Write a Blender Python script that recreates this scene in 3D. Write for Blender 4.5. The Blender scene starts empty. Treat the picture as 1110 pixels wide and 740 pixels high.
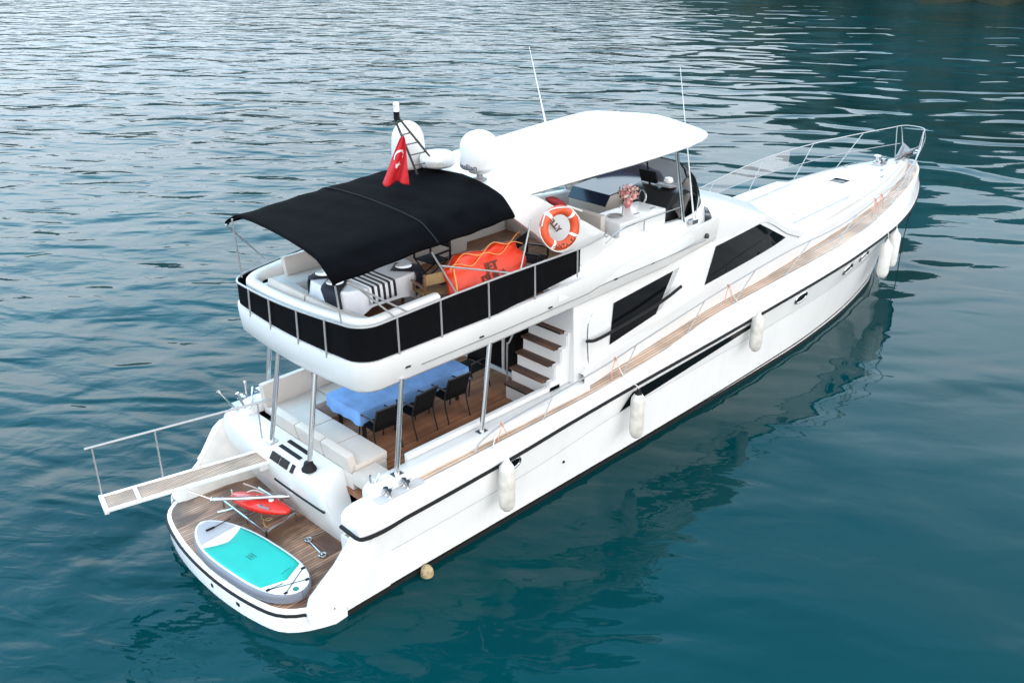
import bpy, bmesh, math, random
import numpy as np
from mathutils import Vector, Matrix
random.seed(7)
R = math.radians
SC = bpy.context.scene
COL = SC.collection

# ------------------------------------------------------------------ camera, sky, sun, exposure
CAM_POS = (-5.707, -13.035, 10.815); YAW = 0.7873; PITCH = 0.43754; FPX = 1032.0
cam = bpy.data.cameras.new('camera'); camo = bpy.data.objects.new('camera', cam); COL.objects.link(camo)
cam.sensor_width = 36; cam.lens = FPX / 1110 * 36; cam.clip_start = 0.1; cam.clip_end = 6000
_fw = Vector((math.cos(YAW) * math.cos(PITCH), math.sin(YAW) * math.cos(PITCH), -math.sin(PITCH)))
_r = Vector((math.sin(YAW), -math.cos(YAW), 0)); _u = _r.cross(_fw)
camo.matrix_world = Matrix(((_r.x, _u.x, -_fw.x, CAM_POS[0]), (_r.y, _u.y, -_fw.y, CAM_POS[1]), (_r.z, _u.z, -_fw.z, CAM_POS[2]), (0, 0, 0, 1)))
SC.camera = camo

CLOUD = 9.5; BACK = 4.0; PORT = 4.4; AHEAD = 2.1
SUN_EL, SUN_AZ = 55.0, 140.0       # direction TO the sun, degrees from +x counter-clockwise
w = bpy.data.worlds.new('World'); SC.world = w; w.use_nodes = True
nt = w.node_tree; wn = nt.nodes; wl = nt.links
bg = wn['Background']
sky = wn.new('ShaderNodeTexSky'); sky.sky_type = 'NISHITA'; sky.sun_disc = False
sky.sun_elevation = R(SUN_EL); sky.sun_rotation = R(90 - SUN_AZ)
sky.air_density = 1.0; sky.dust_density = 2.0; sky.ozone_density = 1.0
# thin bright overcast over the blue sky: whiter and brighter towards the horizon, broken by soft cloud
tc = wn.new('ShaderNodeTexCoord'); sx = wn.new('ShaderNodeSeparateXYZ'); wl.new(tc.outputs['Generated'], sx.inputs[0])
def sky_ramp(stops):
    r = wn.new('ShaderNodeValToRGB'); el = r.color_ramp.elements
    el[0].position = stops[0][0]; el[0].color = (*stops[0][1], 1); el[1].position = stops[-1][0]; el[1].color = (*stops[-1][1], 1)
    for p_, c_ in stops[1:-1]: q_ = el.new(p_); q_.color = (*c_, 1)
    wl.new(sx.outputs['Z'], r.inputs[0]); return r.outputs[0]
# blue with haze at the horizon over the bay ahead, an unseen white bank behind and to starboard added to brighten the hull side
ahead = sky_ramp([(0.0, (0.15, 0.165, 0.18)), (0.14, (0.22, 0.245, 0.27)), (0.30, (0.38, 0.43, 0.47)), (0.46, (0.32, 0.46, 0.58)), (0.62, (0.20, 0.47, 0.68)), (0.80, (0.17, 0.35, 0.50)), (1.0, (0.17, 0.20, 0.24))])
behind = sky_ramp([(0.0, (0.90, 0.88, 0.86)), (0.40, (1.0, 0.985, 0.96)), (0.70, (0.62, 0.63, 0.64)), (1.0, (0.34, 0.40, 0.48))])
bsc = wn.new('ShaderNodeVectorMath'); bsc.operation = 'SCALE'; wl.new(behind, bsc.inputs[0]); bsc.inputs['Scale'].default_value = BACK
dt = wn.new('ShaderNodeVectorMath'); dt.operation = 'DOT_PRODUCT'; wl.new(tc.outputs['Generated'], dt.inputs[0]); dt.inputs[1].default_value = (0.12, -0.99, 0)
dr = wn.new('ShaderNodeMapRange'); dr.interpolation_type = 'SMOOTHSTEP'; dr.inputs['From Min'].default_value = -0.35; dr.inputs['From Max'].default_value = 0.65; wl.new(dt.outputs['Value'], dr.inputs[0])
# unseen low port sky, boosted to brighten its reflection in the water
dp = wn.new('ShaderNodeVectorMath'); dp.operation = 'DOT_PRODUCT'; wl.new(tc.outputs['Generated'], dp.inputs[0]); dp.inputs[1].default_value = (-0.12, 0.95, -0.50)
dpr = wn.new('ShaderNodeMapRange'); dpr.interpolation_type = 'SMOOTHSTEP'; dpr.inputs['From Min'].default_value = -0.40; dpr.inputs['From Max'].default_value = 0.55; dpr.inputs['To Min'].default_value = 2.0 * AHEAD; dpr.inputs['To Max'].default_value = 2.0 * PORT; wl.new(dp.outputs['Value'], dpr.inputs[0])
psc = wn.new('ShaderNodeVectorMath'); psc.operation = 'SCALE'; wl.new(ahead, psc.inputs[0]); wl.new(dpr.outputs[0], psc.inputs['Scale'])
dm = wn.new('ShaderNodeMix'); dm.data_type = 'RGBA'; dm.clamp_result = False; wl.new(dr.outputs[0], dm.inputs['Factor']); wl.new(psc.outputs[0], dm.inputs['A']); wl.new(bsc.outputs[0], dm.inputs['B'])
cn = wn.new('ShaderNodeTexNoise'); cn.inputs['Scale'].default_value = 2.2; cn.inputs['Detail'].default_value = 4
cm = wn.new('ShaderNodeMapping'); cm.inputs['Scale'].default_value = (1, 1, 2.5); wl.new(tc.outputs['Generated'], cm.inputs[0]); wl.new(cm.outputs[0], cn.inputs['Vector'])
cr = wn.new('ShaderNodeMapRange'); cr.inputs['From Min'].default_value = 0.35; cr.inputs['From Max'].default_value = 0.65; cr.inputs['To Min'].default_value = CLOUD * 0.82; cr.inputs['To Max'].default_value = CLOUD * 1.15; wl.new(cn.outputs['Fac'], cr.inputs[0])
cc_ = wn.new('ShaderNodeVectorMath'); cc_.operation = 'SCALE'; wl.new(dm.outputs['Result'], cc_.inputs[0]); wl.new(cr.outputs[0], cc_.inputs['Scale'])
mxs = wn.new('ShaderNodeMix'); mxs.data_type = 'RGBA'; mxs.inputs['Factor'].default_value = 0.8; mxs.clamp_result = False
wl.new(sky.outputs[0], mxs.inputs['A']); wl.new(cc_.outputs[0], mxs.inputs['B']); wl.new(mxs.outputs['Result'], bg.inputs['Color'])
bg.inputs['Strength'].default_value = 0.15
sl = bpy.data.lights.new('sun', 'SUN'); sl.energy = 0.6; sl.angle = R(12); sl.color = (1, 0.93, 0.84)
so = bpy.data.objects.new('sun', sl); COL.objects.link(so)
sd = Vector((math.cos(R(SUN_EL)) * math.cos(R(SUN_AZ)), math.cos(R(SUN_EL)) * math.sin(R(SUN_AZ)), math.sin(R(SUN_EL))))
so.rotation_euler = (-sd).to_track_quat('-Z', 'Y').to_euler(); so.location = (0, 0, 60)
SC.view_settings.view_transform = 'Standard'; SC.view_settings.look = 'None'
SC.view_settings.exposure = -0.24; SC.view_settings.gamma = 1.0; SC.view_settings.use_curve_mapping = False

# ------------------------------------------------------------------ materials
def mat(name, col, rough=0.5, metal=0.0, coat=0.0, spec=None, noise=None, bump=None, sheen=0):
    m = bpy.data.materials.new(name); m.use_nodes = True
    n = m.node_tree.nodes; l = m.node_tree.links; b = n['Principled BSDF']
    b.inputs['Base Color'].default_value = (*col, 1); b.inputs['Roughness'].default_value = rough
    b.inputs['Metallic'].default_value = metal; b.inputs['Coat Weight'].default_value = coat
    if sheen: b.inputs['Sheen Weight'].default_value = sheen
    if spec is not None: b.inputs['Specular IOR Level'].default_value = spec
    if noise or bump:
        tc = n.new('ShaderNodeTexCoord')
    if noise:      # (scale, amount) : soft dirt / tone variation
        t = n.new('ShaderNodeTexNoise'); t.inputs['Scale'].default_value = noise[0]; t.inputs['Detail'].default_value = 6
        l.new(tc.outputs['Object'], t.inputs['Vector'])
        mr = n.new('ShaderNodeMapRange'); mr.inputs['From Min'].default_value = 0.3; mr.inputs['From Max'].default_value = 0.7
        mr.inputs['To Min'].default_value = 1 - noise[1]; mr.inputs['To Max'].default_value = 1 + noise[1] * 0.4
        l.new(t.outputs['Fac'], mr.inputs['Value'])
        mx = n.new('ShaderNodeMix'); mx.data_type = 'RGBA'; mx.blend_type = 'MULTIPLY'; mx.inputs['Factor'].default_value = 1
        mx.inputs['A'].default_value = (*col, 1); l.new(mr.outputs[0], mx.inputs['B']); l.new(mx.outputs['Result'], b.inputs['Base Color'])
    if bump:       # (scale, strength)
        t2 = n.new('ShaderNodeTexNoise'); t2.inputs['Scale'].default_value = bump[0]; t2.inputs['Detail'].default_value = 4
        l.new(tc.outputs['Object'], t2.inputs['Vector'])
        bp = n.new('ShaderNodeBump'); bp.inputs['Strength'].default_value = bump[1]; bp.inputs['Distance'].default_value = 0.02
        l.new(t2.outputs['Fac'], bp.inputs['Height']); l.new(bp.outputs[0], b.inputs['Normal'])
    return m

def teak_mat(name, c1, c2, caulk=(0.02, 0.017, 0.015), pitch=0.065, axis='Y', rough=0.6, gap=0.16, stain=0.35, wet=0.0):
    m = bpy.data.materials.new(name); m.use_nodes = True
    n = m.node_tree.nodes; l = m.node_tree.links; b = n['Principled BSDF']; b.inputs['Roughness'].default_value = rough
    tc = n.new('ShaderNodeTexCoord'); sp = n.new('ShaderNodeSeparateXYZ'); l.new(tc.outputs['Object'], sp.inputs[0])
    d = n.new('ShaderNodeMath'); d.operation = 'DIVIDE'; l.new(sp.outputs[axis], d.inputs[0]); d.inputs[1].default_value = pitch
    fr = n.new('ShaderNodeMath'); fr.operation = 'FRACT'; l.new(d.outputs[0], fr.inputs[0])
    fl = n.new('ShaderNodeMath'); fl.operation = 'FLOOR'; l.new(d.outputs[0], fl.inputs[0])
    wn = n.new('ShaderNodeTexWhiteNoise'); wn.noise_dimensions = '1D'; l.new(fl.outputs[0], wn.inputs['W'])
    mp = n.new('ShaderNodeMapping'); l.new(tc.outputs['Object'], mp.inputs[0])
    mp.inputs['Scale'].default_value = (1.5, 30, 1) if axis == 'Y' else (30, 1.5, 1)
    gr = n.new('ShaderNodeTexNoise'); gr.inputs['Scale'].default_value = 2.0; gr.inputs['Detail'].default_value = 5; l.new(mp.outputs[0], gr.inputs['Vector'])
    ad = n.new('ShaderNodeMath'); ad.operation = 'MULTIPLY_ADD'; l.new(wn.outputs['Value'], ad.inputs[0]); ad.inputs[1].default_value = 0.6; ad.inputs[2].default_value = -0.3
    ad2 = n.new('ShaderNodeMath'); ad2.operation = 'ADD'; l.new(ad.outputs[0], ad2.inputs[0]); l.new(gr.outputs['Fac'], ad2.inputs[1])
    mx = n.new('ShaderNodeMix'); mx.data_type = 'RGBA'; mx.inputs['A'].default_value = (*c1, 1); mx.inputs['B'].default_value = (*c2, 1); l.new(ad2.outputs[0], mx.inputs['Factor'])
    st = n.new('ShaderNodeTexNoise'); st.inputs['Scale'].default_value = 1.3; st.inputs['Detail'].default_value = 6; l.new(tc.outputs['Object'], st.inputs['Vector'])
    mr = n.new('ShaderNodeMapRange'); mr.inputs['From Min'].default_value = 0.38; mr.inputs['From Max'].default_value = 0.62; mr.inputs['To Min'].default_value = 1 - stain; mr.inputs['To Max'].default_value = 1.1
    l.new(st.outputs['Fac'], mr.inputs['Value'])
    mm = n.new('ShaderNodeMix'); mm.data_type = 'RGBA'; mm.blend_type = 'MULTIPLY'; mm.inputs['Factor'].default_value = 1
    l.new(mx.outputs['Result'], mm.inputs['A']); l.new(mr.outputs[0], mm.inputs['B'])
    if wet:        # soaked streaks running along the planks
        mpw = n.new('ShaderNodeMapping'); mpw.inputs['Scale'].default_value = (0.9, 3.2, 1); mpw.inputs['Location'].default_value = (0.4, 0.2, 0); l.new(tc.outputs['Object'], mpw.inputs[0])
        tw = n.new('ShaderNodeTexNoise'); tw.inputs['Scale'].default_value = 1.1; tw.inputs['Detail'].default_value = 5; l.new(mpw.outputs[0], tw.inputs['Vector'])
        rw = n.new('ShaderNodeMapRange'); rw.inputs['From Min'].default_value = 0.50; rw.inputs['From Max'].default_value = 0.60; rw.inputs['To Min'].default_value = 0; rw.inputs['To Max'].default_value = wet; l.new(tw.outputs['Fac'], rw.inputs[0])
        mw = n.new('ShaderNodeMix'); mw.data_type = 'RGBA'; l.new(rw.outputs[0], mw.inputs['Factor']); l.new(mm.outputs['Result'], mw.inputs['A']); mw.inputs['B'].default_value = (0.085, 0.038, 0.018, 1); mm = mw
    lt = n.new('ShaderNodeMath'); lt.operation = 'LESS_THAN'; l.new(fr.outputs[0], lt.inputs[0]); lt.inputs[1].default_value = gap
    m2 = n.new('ShaderNodeMix'); m2.data_type = 'RGBA'; l.new(lt.outputs[0], m2.inputs['Factor']); l.new(mm.outputs['Result'], m2.inputs['A']); m2.inputs['B'].default_value = (*caulk, 1)
    l.new(m2.outputs['Result'], b.inputs['Base Color'])
    return m

def stripe_mat(name, ca, cb, pitch, axis='X', duty=0.5, rough=0.8):
    m = bpy.data.materials.new(name); m.use_nodes = True
    n = m.node_tree.nodes; l = m.node_tree.links; b = n['Principled BSDF']; b.inputs['Roughness'].default_value = rough
    tc = n.new('ShaderNodeTexCoord'); sp = n.new('ShaderNodeSeparateXYZ'); l.new(tc.outputs['Object'], sp.inputs[0])
    d = n.new('ShaderNodeMath'); d.operation = 'DIVIDE'; l.new(sp.outputs[axis], d.inputs[0]); d.inputs[1].default_value = pitch
    fr = n.new('ShaderNodeMath'); fr.operation = 'FRACT'; l.new(d.outputs[0], fr.inputs[0])
    lt = n.new('ShaderNodeMath'); lt.operation = 'LESS_THAN'; l.new(fr.outputs[0], lt.inputs[0]); lt.inputs[1].default_value = duty
    mx = n.new('ShaderNodeMix'); mx.data_type = 'RGBA'; l.new(lt.outputs[0], mx.inputs['Factor']); mx.inputs['A'].default_value = (*ca, 1); mx.inputs['B'].default_value = (*cb, 1)
    l.new(mx.outputs['Result'], b.inputs['Base Color']); return m

def tint_glass(name, tint, fac=0.12):
    m = bpy.data.materials.new(name); m.use_nodes = True
    n = m.node_tree.nodes; l = m.node_tree.links; n.remove(n['Principled BSDF']); out = n['Material Output']
    t = n.new('ShaderNodeBsdfTransparent'); t.inputs[0].default_value = (*tint, 1)
    g = n.new('ShaderNodeBsdfGlossy'); g.inputs['Roughness'].default_value = 0.03
    f = n.new('ShaderNodeFresnel'); f.inputs[0].default_value = 1.45
    mx = n.new('ShaderNodeMixShader'); l.new(f.outputs[0], mx.inputs[0]); l.new(t.outputs[0], mx.inputs[1]); l.new(g.outputs[0], mx.inputs[2]); l.new(mx.outputs[0], out.inputs[0])
    return m

M = {}
M['gel'] = mat('white_gelcoat', (0.66, 0.655, 0.65), 0.28, coat=0.3, noise=(0.9, 0.06))
M['hullpaint'] = mat('white_hull_paint', (0.87, 0.865, 0.865), 0.22, coat=0.4, noise=(0.7, 0.07))
def streaks(m, amt):
    n = m.node_tree.nodes; l = m.node_tree.links; b = n['Principled BSDF']; src = b.inputs['Base Color'].links[0].from_socket
    tc = n.new('ShaderNodeTexCoord'); mp = n.new('ShaderNodeMapping'); mp.inputs['Scale'].default_value = (5, 5, 0.35); l.new(tc.outputs['Object'], mp.inputs[0])
    t = n.new('ShaderNodeTexNoise'); t.inputs['Scale'].default_value = 1.4; t.inputs['Detail'].default_value = 7; t.inputs['Roughness'].default_value = 0.65; l.new(mp.outputs[0], t.inputs['Vector'])
    r = n.new('ShaderNodeMapRange'); r.inputs['From Min'].default_value = 0.52; r.inputs['From Max'].default_value = 0.75; r.inputs['To Min'].default_value = 0; r.inputs['To Max'].default_value = amt; l.new(t.outputs['Fac'], r.inputs[0])
    mx = n.new('ShaderNodeMix'); mx.data_type = 'RGBA'; l.new(r.outputs[0], mx.inputs['Factor']); l.new(src, mx.inputs['A']); mx.inputs['B'].default_value = (0.42, 0.38, 0.30, 1); l.new(mx.outputs['Result'], b.inputs['Base Color'])
streaks(M['hullpaint'], 0.08); streaks(M['gel'], 0.07)
M['nonskid'] = mat('cream_nonskid', (0.62, 0.58, 0.53), 0.8, noise=(3, 0.12), bump=(160, 0.3))
M['teak'] = teak_mat('weathered_teak', (0.30, 0.19, 0.12), (0.50, 0.37, 0.27))
M['teakp'] = teak_mat('wet_platform_teak', (0.26, 0.115, 0.06), (0.46, 0.285, 0.19), stain=0.6, wet=0.75)
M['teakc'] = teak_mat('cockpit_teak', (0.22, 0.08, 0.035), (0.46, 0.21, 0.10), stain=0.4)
M['teaks'] = teak_mat('side_deck_teak', (0.46, 0.30, 0.21), (0.62, 0.46, 0.35), pitch=0.075, stain=0.3)
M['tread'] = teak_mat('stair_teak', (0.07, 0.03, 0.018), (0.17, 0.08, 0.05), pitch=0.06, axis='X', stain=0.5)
M['passt'] = teak_mat('passerelle_teak', (0.38, 0.23, 0.15), (0.56, 0.40, 0.29), pitch=0.05, axis='Y', gap=0.2)
M['wood'] = mat('varnished_wood', (0.20, 0.085, 0.035), 0.35, coat=0.3, noise=(9, 0.3))
M['black'] = mat('black_rubber', (0.008, 0.008, 0.009), 0.55, spec=0.2)
M['blackcloth'] = mat('black_canvas', (0.010, 0.011, 0.015), 0.85, noise=(4, 0.3), bump=(5, 0.25), spec=0.2)
M['navy'] = mat('navy_canvas', (0.0022, 0.0022, 0.0030), 0.9, noise=(2.5, 0.5), bump=(5, 0.5), spec=0.04)
M['glass'] = mat('black_glass', (0.004, 0.004, 0.005), 0.04, spec=0.18)
M['panel'] = mat('black_screen_fabric', (0.004, 0.004, 0.005), 0.7, spec=0.06, noise=(6, 0.3))
M['steel'] = mat('stainless_steel', (0.66, 0.66, 0.67), 0.16, metal=1.0)
M['darksteel'] = mat('dark_steel_tube', (0.16, 0.15, 0.15), 0.35, metal=0.6)
M['steelw'] = mat('polished_rail_steel', (0.36, 0.36, 0.365), 0.3, metal=0.35)
M['alu'] = mat('white_aluminium', (0.74, 0.74, 0.75), 0.35, metal=0.2)
M['leather'] = mat('cream_leather', (0.52, 0.47, 0.43), 0.5, noise=(2.2, 0.1), bump=(6, 0.2))
M['leather2'] = mat('grey_beige_leather', (0.46, 0.425, 0.395), 0.5, noise=(2.2, 0.1), bump=(6, 0.15))
M['cushion'] = mat('white_vinyl_cushion', (0.62, 0.61, 0.595), 0.45, noise=(1.5, 0.06), bump=(4, 0.15))
M['bluecloth'] = mat('blue_cloth', (0.16, 0.33, 0.66), 0.85, noise=(3, 0.25), bump=(9, 0.5))
M['cloth'] = mat('white_cloth', (0.74, 0.75, 0.80), 0.85, noise=(3, 0.08), bump=(10, 0.3))
M['darkcloth'] = mat('dark_navy_napkin', (0.012, 0.016, 0.03), 0.85, noise=(25, 0.4))
M['runner'] = stripe_mat('striped_runner', (0.75, 0.76, 0.8), (0.01, 0.012, 0.02), 0.115, 'X', 0.5)
M['china'] = mat('white_china', (0.80, 0.80, 0.80), 0.12, coat=0.5)
M['khaki'] = mat('khaki_canvas', (0.30, 0.20, 0.09), 0.8, noise=(6, 0.2))
M['blackmesh'] = mat('black_sling', (0.005, 0.005, 0.006), 0.8, noise=(30, 0.4), spec=0.15)
M['blackmetal'] = mat('black_metal', (0.012, 0.012, 0.013), 0.35)
M['orange'] = mat('orange_vinyl', (0.74, 0.035, 0.004), 0.38, noise=(3, 0.15), bump=(5, 0.3))
M['buoy'] = mat('orange_lifebuoy', (0.62, 0.075, 0.018), 0.42, noise=(3, 0.12))
M['yrope'] = mat('yellow_orange_rope', (0.80, 0.36, 0.10), 0.8)
M['yropep'] = mat('tan_rope', (0.42, 0.30, 0.16), 0.85)
M['prope'] = mat('salmon_rope', (0.70, 0.33, 0.24), 0.8)
M['wrope'] = mat('white_rope', (0.66, 0.63, 0.58), 0.85)
M['fender'] = mat('worn_fender_vinyl', (0.70, 0.66, 0.60), 0.5, noise=(5, 0.28), bump=(8, 0.15))
M['fender2'] = mat('white_fender_vinyl', (0.78, 0.76, 0.73), 0.4, noise=(4, 0.12))
M['sup'] = mat('white_board_skin', (0.72, 0.74, 0.75), 0.35, noise=(2, 0.05))
M['supg'] = mat('grey_board_rail', (0.17, 0.18, 0.215), 0.4, noise=(2, 0.1))
M['suplg'] = mat('pale_grey_board_nose', (0.40, 0.40, 0.43), 0.45, noise=(3, 0.08))
M['teal'] = mat('turquoise_pad', (0.004, 0.40, 0.345), 0.7, noise=(3, 0.1), bump=(200, 0.15))
M['tealdk'] = mat('teal_mark', (0.0, 0.16, 0.13), 0.6)
M['red'] = mat('red_shell', (0.70, 0.02, 0.012), 0.25, coat=0.4, noise=(4, 0.2))
M['flag'] = mat('red_flag_cloth', (0.50, 0.006, 0.014), 0.75, noise=(5, 0.15))
M['white'] = mat('white_paint', (0.80, 0.80, 0.80), 0.5)
M['dkred'] = mat('dark_red_cloth', (0.30, 0.02, 0.03), 0.7)
M['ink'] = mat('dark_ink', (0.02, 0.025, 0.05), 0.6)
M['inkbr'] = mat('dark_brown_ink', (0.10, 0.02, 0.01), 0.6)
M['grey'] = mat('grey_plastic', (0.22, 0.22, 0.23), 0.5)
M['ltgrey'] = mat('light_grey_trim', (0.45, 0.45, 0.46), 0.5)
M['antifoul'] = mat('black_antifouling', (0.012, 0.014, 0.014), 0.6, noise=(3, 0.5), bump=(14, 0.5))
M['rust'] = mat('weathered_brass', (0.42, 0.32, 0.18), 0.6, noise=(12, 0.5), bump=(20, 0.6))
M['pink'] = mat('pink_petals', (0.72, 0.28, 0.27), 0.7, noise=(20, 0.4))
M['pinkw'] = mat('pale_petals', (0.78, 0.62, 0.56), 0.7)
M['vase'] = mat('rose_glass', (0.45, 0.13, 0.13), 0.1, coat=0.6)
M['leaf'] = mat('dark_leaf', (0.04, 0.07, 0.03), 0.6)
M['solar'] = mat('dark_blue_acrylic', (0.008, 0.011, 0.028), 0.12, spec=0.3)
M['smoke'] = tint_glass('smoked_acrylic', (0.085, 0.072, 0.095))
def net_mat():
    m = bpy.data.materials.new('safety_net'); m.use_nodes = True
    n = m.node_tree.nodes; l = m.node_tree.links; out = n['Material Output']; b = n['Principled BSDF']
    b.inputs['Base Color'].default_value = (0.55, 0.52, 0.52, 1); b.inputs['Roughness'].default_value = 0.9
    t = n.new('ShaderNodeBsdfTransparent'); mx = n.new('ShaderNodeMixShader')
    tc = n.new('ShaderNodeTexCoord'); nz = n.new('ShaderNodeTexNoise'); nz.inputs['Scale'].default_value = 1.2; l.new(tc.outputs['Object'], nz.inputs['Vector'])
    mr = n.new('ShaderNodeMapRange'); mr.inputs['To Min'].default_value = 0.12; mr.inputs['To Max'].default_value = 0.42; l.new(nz.outputs['Fac'], mr.inputs[0])
    l.new(mr.outputs[0], mx.inputs[0]); l.new(t.outputs[0], mx.inputs[1]); l.new(b.outputs[0], mx.inputs[2]); l.new(mx.outputs[0], out.inputs[0]); return m
M['net'] = net_mat()
M['chrome'] = mat('chrome', (0.45, 0.45, 0.46), 0.18, metal=1.0)

# ------------------------------------------------------------------ mesh helpers
def interp(xs, ys):
    """monotone-ish cubic (Hermite) interpolation"""
    xs = np.array(xs, float); ys = np.array(ys, float)
    h = np.diff(xs); dlt = np.diff(ys) / h
    mm = np.zeros(len(xs)); mm[0] = dlt[0]; mm[-1] = dlt[-1]
    for i in range(1, len(xs) - 1):
        mm[i] = 0 if dlt[i - 1] * dlt[i] <= 0 else 2 * dlt[i - 1] * dlt[i] / (dlt[i - 1] + dlt[i])
    def f(x):
        x = min(max(float(x), xs[0]), xs[-1])
        i = min(max(int(np.searchsorted(xs, x)) - 1, 0), len(xs) - 2)
        t = (x - xs[i]) / h[i]
        return float((2 * t**3 - 3 * t**2 + 1) * ys[i] + (t**3 - 2 * t**2 + t) * h[i] * mm[i] + (-2 * t**3 + 3 * t**2) * ys[i + 1] + (t**3 - t**2) * h[i] * mm[i + 1])
    return f

def smooth_path(pts, n=6, closed=False):
    P = [Vector(p) for p in pts]; out = []
    N = len(P); rng = N if closed else N - 1
    for i in range(rng):
        p0 = P[(i - 1) % N] if (closed or i > 0) else P[0] * 2 - P[1]
        p1 = P[i]; p2 = P[(i + 1) % N]
        p3 = P[(i + 2) % N] if (closed or i + 2 < N) else P[-1] * 2 - P[-2]
        for k in range(n):
            t = k / n
            out.append(0.5 * ((2 * p1) + (-p0 + p2) * t + (2 * p0 - 5 * p1 + 4 * p2 - p3) * t * t + (-p0 + 3 * p1 - 3 * p2 + p3) * t**3))
    if not closed: out.append(P[-1])
    return out

class MB:
    def __init__(s): s.v = []; s.f = []; s.mi = []; s.cur = 0
    def add(s, vs, fs):
        o = len(s.v); s.v += [Vector(v) for v in vs]
        for f in fs: s.f.append([i + o for i in f]); s.mi.append(s.cur)
        return s
    def bm(s, bm, mtx=None):
        bm.verts.index_update()
        vs = [(mtx @ v.co) if mtx else v.co.copy() for v in bm.verts]
        s.add(vs, [[v.index for v in f.verts] for f in bm.faces]); bm.free(); return s
    def box(s, c, size, bev=0.0, rot=None, seg=2):
        b = bmesh.new(); bmesh.ops.create_cube(b, size=1)
        for v in b.verts: v.co = Vector((v.co.x * size[0], v.co.y * size[1], v.co.z * size[2]))
        if bev: bmesh.ops.bevel(b, geom=b.edges[:], offset=bev, segments=seg, profile=0.7, affect='EDGES')
        m = Matrix.Translation(c)
        if rot is not None: m = m @ (Matrix.Rotation(rot, 4, 'Z') if isinstance(rot, (int, float)) else rot)
        return s.bm(b, m)
    def box2(s, a, b, bev=0.0):
        a = Vector(a); b = Vector(b)
        return s.box((a + b) / 2, [abs(q) for q in (b - a)], bev)
    def tube(s, pts, r=0.015, n=8, closed=False, caps=True):
        P = [Vector(p) for p in pts]; N = len(P); vs = []; fs = []
        rr = r if isinstance(r, (list, tuple)) else [r] * N
        up = None
        for i in range(N):
            if closed: t = P[(i + 1) % N] - P[i - 1]
            else: t = P[min(i + 1, N - 1)] - P[max(i - 1, 0)]
            if t.length < 1e-9: t = Vector((0, 0, 1))
            t.normalize()
            if up is None:
                up = Vector((0, 0, 1)) if abs(t.z) < 0.9 else Vector((1, 0, 0))
            a = (up - t * up.dot(t))
            if a.length < 1e-6: a = t.orthogonal()
            a.normalize(); b = t.cross(a); up = a
            for k in range(n):
                an = 2 * math.pi * k / n; vs.append(P[i] + (a * math.cos(an) + b * math.sin(an)) * rr[i])
        for i in range(N if closed else N - 1):
            j = (i + 1) % N
            for k in range(n): fs.append([i * n + k, i * n + (k + 1) % n, j * n + (k + 1) % n, j * n + k])
        if caps and not closed:
            fs.append(list(range(n))[::-1]); fs.append([(N - 1) * n + k for k in range(n)])
        return s.add(vs, fs)
    def lathe(s, prof, n=24, mtx=None):
        vs = []; fs = []; N = len(prof)
        for r, z in prof:
            for k in range(n):
                a = 2 * math.pi * k / n; vs.append(Vector((r * math.cos(a), r * math.sin(a), z)))
        for i in range(N - 1):
            for k in range(n): fs.append([i * n + k, i * n + (k + 1) % n, (i + 1) * n + (k + 1) % n, (i + 1) * n + k])
        fs.append(list(range(n))[::-1]); fs.append([(N - 1) * n + k for k in range(n)])
        if mtx: vs = [mtx @ v for v in vs]
        return s.add(vs, fs)
    def grid(s, rows, closed_u=False, closed_v=False, caps=False):
        nu = len(rows); nv = len(rows[0]); fs = []
        for i in range(nu if closed_u else nu - 1):
            for j in range(nv if closed_v else nv - 1):
                fs.append([i * nv + j, i * nv + (j + 1) % nv, ((i + 1) % nu) * nv + (j + 1) % nv, ((i + 1) % nu) * nv + j])
        if caps:
            fs.append(list(range(nv))[::-1]); fs.append([(nu - 1) * nv + j for j in range(nv)])
        return s.add([p for r in rows for p in r], fs)
    def prism(s, pts, ext):
        """polygon (3-D points) extruded by vector ext"""
        n = len(pts); e = Vector(ext); P = [Vector(p) for p in pts]
        return s.add(P + [p + e for p in P], [list(range(n))[::-1], list(range(n, 2 * n))] + [[i, (i + 1) % n, n + (i + 1) % n, n + i] for i in range(n)])
    def torus(s, c, Rr, r, n=40, m=12, mtx=None, arc=None):
        rows = []; a0, a1 = arc if arc else (0, 2 * math.pi)
        for i in range(n + (1 if arc else 0)):
            a = a0 + (a1 - a0) * i / n
            rows.append([Vector(((Rr + r * math.cos(b)) * math.cos(a), (Rr + r * math.cos(b)) * math.sin(a), r * math.sin(b))) for b in [2 * math.pi * k / m for k in range(m)]])
        mt = Matrix.Translation(c) @ (mtx if mtx else Matrix())
        rows = [[mt @ p for p in q] for q in rows]
        return s.grid(rows, closed_u=not arc, closed_v=True, caps=bool(arc))
    def build_each(s, name, material, parent=None, gap=0.06, **kw):
        """one object per separate piece (islands whose boxes nearly touch stay together)"""
        par = list(range(len(s.v)))
        def fd(a):
            while par[a] != a: par[a] = par[par[a]]; a = par[a]
            return a
        for f in s.f:
            for b in f[1:]:
                ra, rb = fd(f[0]), fd(b)
                if ra != rb: par[rb] = ra
        isl = {}
        for f, mi in zip(s.f, s.mi): isl.setdefault(fd(f[0]), []).append((f, mi))
        keys = list(isl); bb = []
        for k in keys:
            vs = [s.v[i] for f, _ in isl[k] for i in f]
            bb.append(([min(v[a] for v in vs) for a in range(3)], [max(v[a] for v in vs) for a in range(3)]))
        cl = list(range(len(keys)))
        for i in range(len(keys)):
            for j in range(i):
                if all(bb[i][0][a] <= bb[j][1][a] + gap and bb[j][0][a] <= bb[i][1][a] + gap for a in range(3)):
                    ci, cj = cl[i], cl[j]; cl = [ci if c == cj else c for c in cl]
        out = []
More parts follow.
